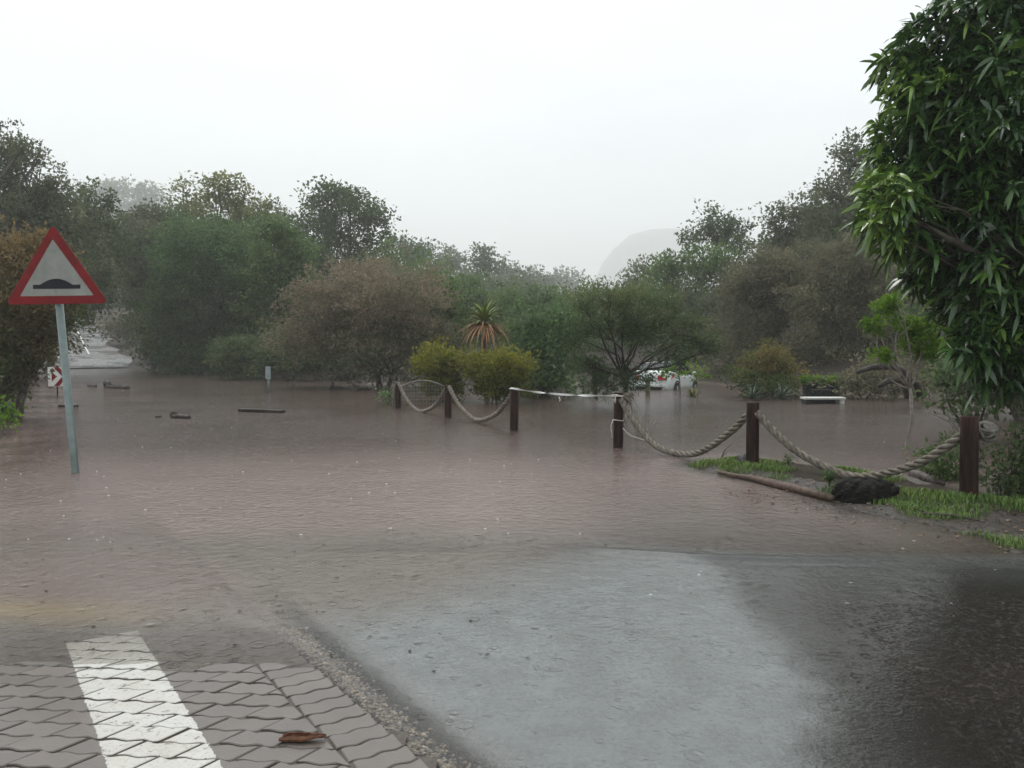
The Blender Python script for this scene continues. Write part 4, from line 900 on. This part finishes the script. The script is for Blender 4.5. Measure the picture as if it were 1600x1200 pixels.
tag(b.build('driftwood', simple('driftwood', (.02, .017, .015), (.16, .14, .12), 14, .45, .6, .01, coord='pos'), smooth=True), 'dark curved driftwood at the back edge of the verge right of the stump', 'driftwood')
b = MB(); q = gnd(1404, 752, .06); b.tube([(q[0], q[1], .02), (q[0] + .03, q[1], .12), (q[0] + .06, q[1], .19)], [.008, .007, .012], 6); b.ball((q[0] + .06, q[1], .2), .016, 7, 5)
tag(b.build('stick', bark_pale, smooth=True), 'short pale stick standing in the grass right of the stump', 'stick')
b = MB()
for p_, q_ in (((1380, 782), (1470, 806)), ((1440, 800), (1530, 812))):
    a, d = gnd(*p_, .05), gnd(*q_, .04); b.tube([zz(a, .02), zz((a + d) / 2 + np.array([.03, .02, 0]), .025), zz(d, .015)], [.014, .016, .008], 6, True, .1)
tag(b.build('broken_branch', bark, smooth=True), 'thin broken branch on the muddy shoulder right of the stump', 'branch')
b = MB(); a = gnd(1138, 715, .0)
for dx, dz in ((.13, .22), (.18, .16), (.08, .17)): b.tube([(a[0] - .1, a[1], 0), (a[0] - .1 + dx*.6, a[1] + .02, dz*.6), (a[0] - .1 + dx*1.6, a[1] + .03, dz)], [.005, .004, .002], 5)
tag(b.build('twig', bark, smooth=True), 'thin bare twig rising from the water left of the verge post', 'twig')
def seedling(px, py, hgt, n, lab, sd_):
    c = gnd(px, py, .06); z = float(T(c[0], c[1])); rg = np.random.RandomState(sd_); random.seed(sd_); root = empty('seedling', (c[0], c[1], z), lab, 'plant', 'young plants on the verge')
    V = []; Q = []; b = MB()
    for k in range(n):
        a = k * 2.4; hh = hgt * (.35 + .65 * k / n); top = np.array([math.cos(a) * hh * .25, math.sin(a) * hh * .25, hh]); b.tube([(0, 0, -.02), top * np.array([.4, .4, .6]), top], [.004, .003, .002], 5)
        for m in range(7):
            az = a + m * 2.1; d = np.array([math.cos(az), math.sin(az), rg.uniform(-.15, .7)]); d /= np.linalg.norm(d); s = np.cross(d, (0, 0, 1.)); L = rg.uniform(.05, .085); p = top * rg.uniform(.7, 1.0); o = len(V)
            V += [p, p + d*L*.5 + s*L*.14, p + d*L + np.array([0, 0, -.012]), p + d*L*.5 - s*L*.14]; Q.append((o, o+1, o+2, o+3))
    b.build('stem', grass_m, root, smooth=True); npmesh('foliage', np.array(V), np.array(Q), m_lime2, root, np.repeat(rg.uniform(0, 1, len(V)//4), 4))
m_lime2 = leafmat('young_leaves', (.03, .085, .014), (.09, .17, .03))
seedling(1232, 733, .20, 8, 'leafy seedling standing alone on the verge right of the verge post', 1)
seedling(1296, 758, .19, 16, 'bushy green seedlings beside the black stump', 2)
# ------------------------------------------------------------------ floating debris
logm = simple('soaked_log', (.016, .012, .010), (.06, .045, .036), 10, .4, .6, .015, coord='pos')
def flog(pa, pb, r, lab, name='floating_log', knob=None):
    a, d = gnd(*pa), gnd(*pb); b = MB(); random.seed(int(pa[0])); n = 7
    b.tube([a + (d - a) * i / n + np.array([0, 0, r * .35 + random.gauss(0, r * .12)]) for i in range(n + 1)], [r * (1 - .25 * abs(i / n - .4)) for i in range(n + 1)], 9, True, .1)
    if knob: k = gnd(*knob); b.ball((k[0], k[1], r * .9), (r * 1.6, r * 1.4, r * 1.5), 9, 6, .12)
    return tag(b.build(name, logm, smooth=True), lab, 'log')
a, d = gnd(375, 642.5), gnd(443, 645); b = MB(); mid = (a + d) / 2; an = math.atan2(d[1]-a[1], d[0]-a[0])
b.box((mid[0], mid[1], .03), (np.linalg.norm(d - a), .16, .075), Matrix.Rotation(an, 3, 'Z')); b.box((mid[0] - .2, mid[1] + .02, .04), (.55, .17, .07), Matrix.Rotation(an + .02, 3, 'Z'))
tag(b.build('floating_plank', logm, bevel=.012), 'straight dark plank floating in the open flood left of the rope fence', 'plank')
flog((168, 606), (200, 608), .11, 'dark log with a rounded knob drifting below the climbing road', knob=(168, 605))
flog((270, 653), (296, 654), .06, 'short dark log with an upright stub drifting right of the sign pole', knob=(272, 652))
flog((92, 636), (122, 635.5), .06, 'dark stick drifting behind the sign pole')
flog((138, 603), (150, 604), .05, 'small dark stick floating left of the knobbed log')
flog((243, 652), (252, 652), .03, 'small floating twig left of the short log with the stub', 'floating_twig')
for k, (px, py, lab) in enumerate(((519, 607, 'upright dark root poking out of the flood left of the brown bush'), (560, 609, 'slanting dark root poking out of the flood at the foot of the brown bush'))):
    c = gnd(px, py); b = MB(); b.tube([(c[0] - .1, c[1], -.1), (c[0], c[1], .08), (c[0] + (.02 if k == 0 else -.2), c[1], .26 if k == 0 else .2)], [.09, .08, .05], 8, True, .12)
    b.tube([(c[0], c[1], .02), (c[0] + .25, c[1], .05), (c[0] + .5, c[1], .0)], [.06, .05, .02], 7, True, .1); tag(b.build('root', logm, smooth=True), lab, 'root')
# curled bark on the paving
c = np.array([*(gnd(474, 1160, .02)[:2]), 0]); c[2] = float(pave_z(c[0], c[1])) + .012; b = MB(); random.seed(6); N = 12; M_ = 9; vs = []
for i in range(N + 1):
    q = i / N; rr = .016 * (1 + .25 * math.sin(q*5)) * (1 if 0 < i < N else .8)
    for k in range(M_ + 1):
        a = -2.3 + 4.2 * k / M_ + .3*math.sin(q*4); vs.append((c[0] - .085 + .17*q, c[1] + .012*q + rr*math.sin(a) + random.gauss(0, .001), c[2] + .004 - rr*math.cos(a)*.8 + random.gauss(0, .001)))
b.add(vs, [(i*(M_+1) + k, i*(M_+1) + k + 1, (i+1)*(M_+1) + k + 1, (i+1)*(M_+1) + k) for i in range(N) for k in range(M_)])
b.tube([(c[0] - .09, c[1] - .012, c[2]), (c[0], c[1] - .018, c[2] + .004), (c[0] + .07, c[1] - .01, c[2] + .01)], [.008, .009, .004], 6, True, .1)
o = b.build('bark_piece', simple('red_brown_bark', (.05, .02, .012), (.20, .09, .05), 40, .3, .4, .004, coord='pos')); sm = o.modifiers.new('solid', 'SOLIDIFY'); sm.thickness = .003
tag(o, 'curled red brown piece of bark lying on the wet paving', 'bark')

# ------------------------------------------------------------------ warning sign
galv = simple('galvanised_pole', (.12, .16, .155), (.20, .245, .235), 7, .4, .15, .004, .5, .3)
red = simple('sign_red', (.12, .005, .006), (.22, .007, .009), 5, .38, .02, .002); signw = simple('sign_white', (.20, .205, .185), (.31, .32, .295), 4, .42, .02, .002); blk = simple('sign_black', (.008, .009, .014), (.014, .014, .02), 5, .5, .02, .002)
Ys = 9.7; bs = gnd(118, 738); Ys = bs[1]; tp = at(84, 385, Ys)
root = empty('warning_sign', bs, 'red bordered triangular speed bump warning sign on a leaning grey pole in the flood', 'sign')
b = MB(); b.tube([(-.02, 0, -.35), (0, 0, 0), (tp[0]-bs[0], .0, tp[2])], .046, 16); b.build('pole', galv, root, smooth=True)
def sp(px, py): q = at(px, py, Ys - .07); return (q[0] - bs[0], q[2])
def rtri(P_, r, n=7):
    out = []; P_ = [np.array(p) for p in P_]
    for i in range(3):
        p, a, c = P_[i], P_[i-1], P_[(i+1) % 3]; u = (a-p)/np.linalg.norm(a-p); v = (c-p)/np.linalg.norm(c-p); h = math.acos(float(u@v))/2; bi = (u+v)/np.linalg.norm(u+v); ce = p + bi*r/math.sin(h)
        t1 = p + u*r/math.tan(h) - ce; t2 = p + v*r/math.tan(h) - ce; a1 = math.atan2(t1[1], t1[0]); a2 = math.atan2(t2[1], t2[0]); da = (a2 - a1 + math.pi) % (2*math.pi) - math.pi
        out += [tuple(ce + r*np.array([math.cos(a1 + da*k/n), math.sin(a1 + da*k/n)])) for k in range(n + 1)]
    return out
b = MB(); b.prism(rtri([sp(82, 350), sp(8, 476), sp(170, 474)], .045), -.07, -.062); b.build('border_plate', red, root, bevel=.002)
b = MB(); b.prism(rtri([sp(82.5, 374), sp(31.5, 463), sp(146.5, 461.5)], .008, 4), -.0735, -.0705); b.build('white_panel', signw, root)
pl = [(52, 451.5), (52, 445), (63, 445)] + [(64 + 49*k/14, 445 - 9.5*math.sin(math.pi*k/14)**.8) for k in range(1, 14)] + [(114, 445), (126, 444.5), (126, 451)]
b = MB(); b.prism([sp(*p) for p in pl], -.077, -.074); b.build('bump_symbol', blk, root)
for z in (2.45, 2.75):
    b = MB(); xq = (tp[0]-bs[0]) * z / tp[2]; b.tube([(xq + .06*math.cos(a), .06*math.sin(a) if math.sin(a) > 0 else .06*math.sin(a), z) for a in np.linspace(0, 6.28, 17)], .012, 6, False); b.build('clamp', galv, root, smooth=True)
for (px_, py_) in ((83.5, 392), (87, 455)):
    q = sp(px_, py_); b = MB(); b.tube([(q[0], -.0735, q[1]), (q[0], -.080, q[1])], [.013, .011], 8); b.build('bolt', galv, root)
# chevron marker behind it
cs = gnd(90, 620); root = empty('chevron_sign', cs, 'small red and white chevron marker half hidden behind the leaning sign pole', 'sign')
b = MB(); b.tube([(0, 0, -.3), (0, 0, 1.15)], .03, 8); b.build('pole', bark_wet, root, smooth=True)
zc = .80; hw, hh = .33, .38; b = MB(); b.box((0, -.05, zc), (2*hw, .012, 2*hh)); b.build('white_panel', simple('marker_white', (.55, .55, .52), (.68, .68, .64), 4, .5, .05, .003), root)
b = MB(); 
b.prism([(-.18, zc + .20), (.02, zc), (-.18, zc - .20)], -.0605, -.0575)
b.prism([(-.10, zc + hh - .01), (.12, zc + hh - .01), (hw - .01, zc + .12), (hw - .01, zc), (.20, zc + .04)], -.0605, -.0575)
b.prism([(.20, zc - .04), (hw - .01, zc), (hw - .01, zc - .12), (.12, zc - hh + .01), (-.10, zc - hh + .01)], -.0605, -.0575)
b.build('red_chevron', red, root)
root.scale = (.82, .82, .82)
# other poles
c = gnd(264, 577); root = empty('grey_pole', c, 'slim tall grey pole standing at the edge of the wood left of centre', 'pole')
b = MB(); b.tube([(0, 0, -.3), (0, 0, 3.0)], .055, 8); b.build('pole', galv, root, smooth=True); b = MB(); b.box((.02, -.06, 3.02), (.24, .05, .34)); b.build('plate', galv, root, bevel=.01)
c = gnd(420, 612); root = empty('marker_post', c, 'short grey marker post with a wider plate standing in the open flood', 'post')
b = MB(); b.tube([(0, 0, -.3), (0, 0, .85)], .05, 10); b.build('post', galv, root, smooth=True); b = MB(); b.box((0, -.055, .68), (.19, .03, .46)); b.build('plate', simple('grey_plate', (.20, .24, .25), (.32, .36, .36), 5, .4, .05, .003), root, bevel=.01)
b = MB(); b.box((.03, -.078, .60), (.06, .01, .14)); b.build('white_patch', signw, root)
tw = simple('mossy_timber', (.09, .085, .05), (.22, .20, .13), 9, .7, .4, .01)
for k, (px, py, ytop, lab) in enumerate(((929, 619, 578, 'dark timber post in the pale open water left of the feathery tree'), (1012, 619, 593, 'mossy timber post with a rail stub in front of the rear of the white car'))):
    c = gnd(px, py); h = at(px, ytop, c[1])[2]; root = empty('timber_post', c, lab, 'post'); b = MB(); b.box((0, 0, h/2 - .15), (.14, .14, h + .3)); b.build('post', tw if k else bark, root, bevel=.012)
    if k: b = MB(); b.box((.03, -.09, h - .04), (.46, .03, .05)); b.build('rail', tw, root, bevel=.006)
# white bench, dark planter
bw = simple('white_concrete', (.50, .50, .46), (.72, .72, .68), 6, .6, .15, .006); dk = simple('dark_timber', (.014, .018, .018), (.04, .045, .045), 7, .5, .2, .01)
a, d = gnd(1257, 631), gnd(1327, 632); cx = (a[0] + d[0])/2; L = d[0] - a[0]; root = empty('bench', (cx, a[1], 0), 'white topped bench almost submerged in the flood right of the aloes', 'bench')
zt = at(1290, 621, a[1])[2]; b = MB(); b.box((0, .15, zt - .03), (L, .42, .06)); b.build('seat', bw, root, bevel=.012)
for sx_ in (-1, 1):
    b = MB(); b.box((sx_*(L/2 - .09), .15, (zt - .06)/2 - .15), (.13, .36, zt - .06 + .3)); b.build('leg', bw if sx_ > 0 else dk, root, bevel=.012)
b = MB(); b.box((-.02, .22, (zt - .07)/2 - .1), (L - .34, .05, zt - .07 + .2)); b.build('apron', dk, root)
c = at(1287, 620, 24.6); zt2 = at(1287, 596, 24.6)[2]; wd_ = 52 / F * 24.6
root = empty('planter_box', (c[0], 24.6, -.3), 'dark planter wall with green plants along its top behind the white bench', 'planter')
b = MB(); b.box((0, .2, (zt2 + .3)/2), (wd_, .4, zt2 + .3)); b.build('box', dk, root, bevel=.015)
for z in (.55, .80): 
    b = MB(); b.box((-.1, -.012, z), (wd_*.6, .03, .045)); b.build('rail', simple('faded_rail', (.08, .085, .08), (.15, .15, .14), 6, .5, .1, .004), root, bevel=.006)
rgp = np.random.RandomState(61); V, Q, tn = leaf_cloud([(x, .1, zt2 + .34, .16, .2, .10, .5) for x in np.linspace(-wd_/2, wd_/2, 7)], 1300, .1, rgp, .45, 10, .07); npmesh('plants', V, Q, m_lime, root, tn)
for k, (pp, lab) in enumerate((([(1338, 582), (1362, 574), (1395, 572), (1412, 580)], 'upper grey fallen limb arching over the flood behind the slender lime tree'), ([(1372, 604), (1388, 595), (1410, 594), (1432, 600)], 'lower grey fallen limb arching over the flood behind the slender lime tree'))):
    b = MB(); random.seed(k); b.tube([at(p[0], p[1], 21) for p in pp] + [at(pp[-1][0] + 8, 622, 21)], [.05, .09, .1, .1, .1], 8, True, .1)
    tag(b.build('fallen_limb', simple('grey_limb', (.03, .026, .022), (.085, .075, .066), 9, .65, .4, .01, coord='pos'), smooth=True), lab, 'branch')

# ------------------------------------------------------------------ car, deep in the water
def car():
    paintw = simple('white_car_paint', (.66, .70, .68), (.72, .76, .74), 2, .3, .02, .002, .5, 0, .5); glass = simple('tinted_glass', (.012, .015, .018), (.022, .026, .03), 2, .12, .01, .001)
    tyre = simple('tyre_rubber', (.012, .012, .012), (.03, .03, .03), 12, .7, .2, .004); rim = simple('alloy_rim', (.22, .22, .23), (.4, .4, .4), 6, .35, .05, .003, .5, .7); tl = simple('red_lens', (.40, .015, .03), (.55, .03, .05), 8, .25, .03, .002); trim = simple('black_trim', (.01, .01, .01), (.025, .025, .025), 9, .5, .1, .002)
    c = gnd(1040, 608); ang = R(62)            # heading: away and to the right
    root = empty('car', (c[0] + .3, c[1] + 1.6, -.40), 'white saloon car stranded in deep flood water behind the feathery tree', 'car')
    root.rotation_euler = (0, R(1.2), ang)
    # x forward, rear at -2.1
    prof = [(-2.12, .34, .62, .60), (-2.16, .48, .80, .72), (-2.10, .30, 1.02, .80), (-1.95, .24, 1.07, .835), (-1.45, .2, 1.05, .86), (-.9, .2, .98, .87), (0, .2, .95, .875), (.9, .2, .93, .87), (1.4, .22, .90, .855), (1.85, .26, .80, .81), (2.08, .32, .68, .70), (2.14, .42, .56, .55)]
    vs = []; b = MB(); m = 14
    for x, zb, ztp, hw in prof:
        pts_ = [(hw*.80, zb), (hw*.97, zb + .08), (hw, zb + (ztp - zb)*.45), (hw*.985, zb + (ztp - zb)*.75), (hw*.93, ztp - .03), (hw*.80, ztp), (hw*.4, ztp + .015)]
        vs += [(x, y_, z_) for y_, z_ in pts_] + [(x, -y_, z_) for y_, z_ in pts_[::-1]]
    fs = [(i*m + k, i*m + (k+1) % m, (i+1)*m + (k+1) % m, (i+1)*m + k) for i in range(len(prof)-1) for k in range(m)] + [tuple(range(m)), tuple((len(prof)-1)*m + k for k in range(m))]
    b.add(vs, fs); b.build('body', paintw, root, smooth=True)
    def house(pr, name, mat, sh=0.):
        b = MB(); vs = []
        for x, z0, z1, h0, h1 in pr: vs += [(x, h0, z0), (x, h1, z1), (x, h1*.5, z1 + .03), (x, -h1*.5, z1 + .03), (x, -h1, z1), (x, -h0, z0)]
        n = 6; b.add(vs, [(i*n + k, i*n + (k+1) % n, (i+1)*n + (k+1) % n, (i+1)*n + k) for i in range(len(pr)-1) for k in range(n)] + [tuple(range(n)), tuple((len(pr)-1)*n + k for k in range(n))]); return b.build(name, mat, root, smooth=False, bevel=.01)
    house([(-1.66, 1.0, 1.06, .78, .76), (-1.05, .95, 1.32, .80, .62), (-.75, .94, 1.39, .80, .58), (.35, .92, 1.39, .80, .58), (1.15, .90, .95, .80, .76)], 'window', glass)
    house([(-1.0, 1.325, 1.345, .60, .60), (-.72, 1.37, 1.405, .585, .57), (.0, 1.385, 1.42, .58, .56), (.4, 1.36, 1.395, .585, .57)], 'roof', simple('dark_roof', (.05, .055, .06), (.10, .105, .11), 3, .25, .03, .003))
    for sg in (-1, 1):
        b = MB(); b.tube([(-1.66, sg*.775, 1.05), (-1.03, sg*.70, 1.335), (-.72, sg*.60, 1.405), (.38, sg*.60, 1.40), (1.17, sg*.785, .94)], .028, 7); b.build('pillar', trim, root, smooth=True)
        b = MB(); b.add([(-2.19, sg*.36, .72), (-2.18, sg*.70, .73), (-1.93, sg*.872, .80), (-1.72, sg*.880, .96), (-2.115, sg*.815, .965), (-2.18, sg*.36, .90), (-2.05, sg*.48, .74), (-1.9, sg*.6, .76), (-1.8, sg*.75, .82), (-1.8, sg*.75, .93), (-1.95, sg*.65, .92), (-2.05, sg*.48, .88)], [(0, 1, 2, 3, 4, 5), (11, 10, 9, 8, 7, 6)] + [(k, (k+1) % 6, 6 + (k+1) % 6, 6 + k) for k in range(6)]); b.build('tail_light', tl, root)
        for x in (-1.32, 1.30):
            w_ = bpy.data.objects.new('wheel', None); col.objects.link(w_); w_.parent = root; w_.location = (x, sg*.80, .31)
            b = MB(); vs = []
            pr = [(.20, -.085), (.29, -.10), (.31, -.06), (.31, .06), (.29, .10), (.20, .085)]; n = 24
            for rr, yy in pr:
                for k in range(n): vs.append((rr*math.cos(2*math.pi*k/n), yy, rr*math.sin(2*math.pi*k/n)))
            b.add(vs, [(j*n + k, j*n + (k+1) % n, ((j+1) % 6)*n + (k+1) % n, ((j+1) % 6)*n + k) for j in range(6) for k in range(n)]); b.build('tyre', tyre, w_, smooth=True)
            b = MB(); b.tube([(0, sg*.02, 0), (0, sg*.07, 0)], [.2, .19], 20)
            for k in range(5): a = k*1.2566; b.tube([(.03*math.cos(a), sg*.085, .03*math.sin(a)), (.19*math.cos(a), sg*.08, .19*math.sin(a))], [.03, .022], 6)
            b.build('rim', rim, w_)
            b = MB(); b.tube([(x + .365*math.cos(a), sg*.868, .31 + .365*math.sin(a)) for a in np.linspace(.0, math.pi, 17)], .03, 6); b.build('wheel_arch', trim, root, smooth=True)
        for x, z in ((-.35, .80), (.5, .78)): b = MB(); b.box((x, sg*.885, z), (.16, .025, .03)); b.build('door_handle', trim, root, bevel=.006)
        b = MB(); b.ball((.85, sg*.94, .98), (.08, .10, .065), 10, 7); b.build('wing_mirror', paintw, root, smooth=True)
    b = MB(); b.box((-2.15, 0, .52), (.09, 1.25, .13)); b.build('bumper', paintw, root, bevel=.03)
car()

# ------------------------------------------------------------------ far hill, woods behind
def hz(x, y):
    x = x * .553; y = y * .553; v = (y - 1050) / 190.; base = np.exp(-np.abs(v) ** 2.5); q = x + 2.5 * fnoise(x, y, 30, 2)
    h = np.interp(q, [96, 108, 114, 126, 139, 161, 182, 209, 243, 278, 321], [0, 40, 88, 121, 140, 156, 162, 163, 156, 110, 0]) * base * 1.80
    return h * (1 + .012*fnoise(x, y, 22, 6)) - 4
xs = np.linspace(110, 650, 150); ys = np.linspace(1440, 2350, 60)
V, Q, X, Y, Z = grid(xs, ys, hz)
hill_m = simple('hill_scrub', (.05, .055, .045), (.16, .15, .13), .03, .8, .6, 3., coord='pos')
tag(npmesh('hill', V, Q, hill_m, smooth=True), kind='structure')

# ------------------------------------------------------------------ rain splashes
random.seed(17); b = MB(); rg = np.random.RandomState(9)
spm = NT('splash_foam'); spm.bsdf((.85, .86, .87), .25, .5); spm = spm.m
for _ in range(330):
    Yd = 4.6 * (6. ** rg.rand()); x = Yd * rg.uniform(-.72, .66)
    if float(T(x, Yd)) > -.03: continue
    s = min(.011, abs(rg.normal(0, .005)) + .0025); p = np.array([x, Yd, .001])
    n = 6; vs = []
    for k in range(n):
        a = 6.283 * k / n; vs.append(p + s * np.array([math.cos(a), math.sin(a) * .8, 0]))
    for k in range(n):
        a = 6.283 * k / n + .3; vs.append(p + s * np.array([1.25*math.cos(a), 1.0*math.sin(a), rg.uniform(.05, .22)]))
    b.add(vs, [(k, (k+1) % n, n + (k+1) % n, n + k) for k in range(n)])
tag(b.build('rain_splashes', spm, smooth=True), 'tiny white rain splashes scattered over the flood', 'rain splashes', kind='stuff')

# dark flecks added on the flood in place of dark raindrop dimples
b = MB(); rg = np.random.RandomState(31); random.seed(31)
n_ = 0
while n_ < 240:
    Yd = 3.6 * (5. ** rg.rand()); x = Yd * rg.uniform(-.66, .3)
    if float(T(x, Yd)) > -.01 or (x > .3 and Yd < 5.6): continue
    a = rg.uniform(0, 6.28); L = rg.uniform(.006, .018) * (1 + .05 * Yd); W = L * rg.uniform(.3, .6); h = np.array([math.cos(a), math.sin(a), 0]); q = np.array([-math.sin(a), math.cos(a), 0]); p = np.array([x, Yd, .004])
    b.add([p - h*L, p + q*W + np.array([0, 0, .004]), p + h*L, p - q*W + np.array([0, 0, .003])], [(0, 1, 2, 3)]); n_ += 1
tag(b.build('dimple_flecks', simple('dimple_dark', (.012, .009, .007), (.07, .045, .03), 4, .6, .1, .002, coord='pos')), 'dark flecks added on the flood in place of raindrop dimples', 'dark flecks', kind='stuff')

# ------------------------------------------------------------------ wet air
b = MB(); b.box((0, 1100, 146), (4600, 3900, 310))
ho = b.build('haze', bpy.data.materials.new('rain_haze')); hm = ho.data.materials[0]; hm.use_nodes = True; hn = hm.node_tree; hn.nodes.clear()
pv = hn.nodes.new('ShaderNodeVolumePrincipled'); pv.inputs['Color'].default_value = (.985, .995, .99, 1); pv.inputs['Density'].default_value = .0011; pv.inputs['Anisotropy'].default_value = .2
om = hn.nodes.new('ShaderNodeOutputMaterial'); hn.links.new(pv.outputs[0], om.inputs['Volume']); tag(ho, kind='stuff')
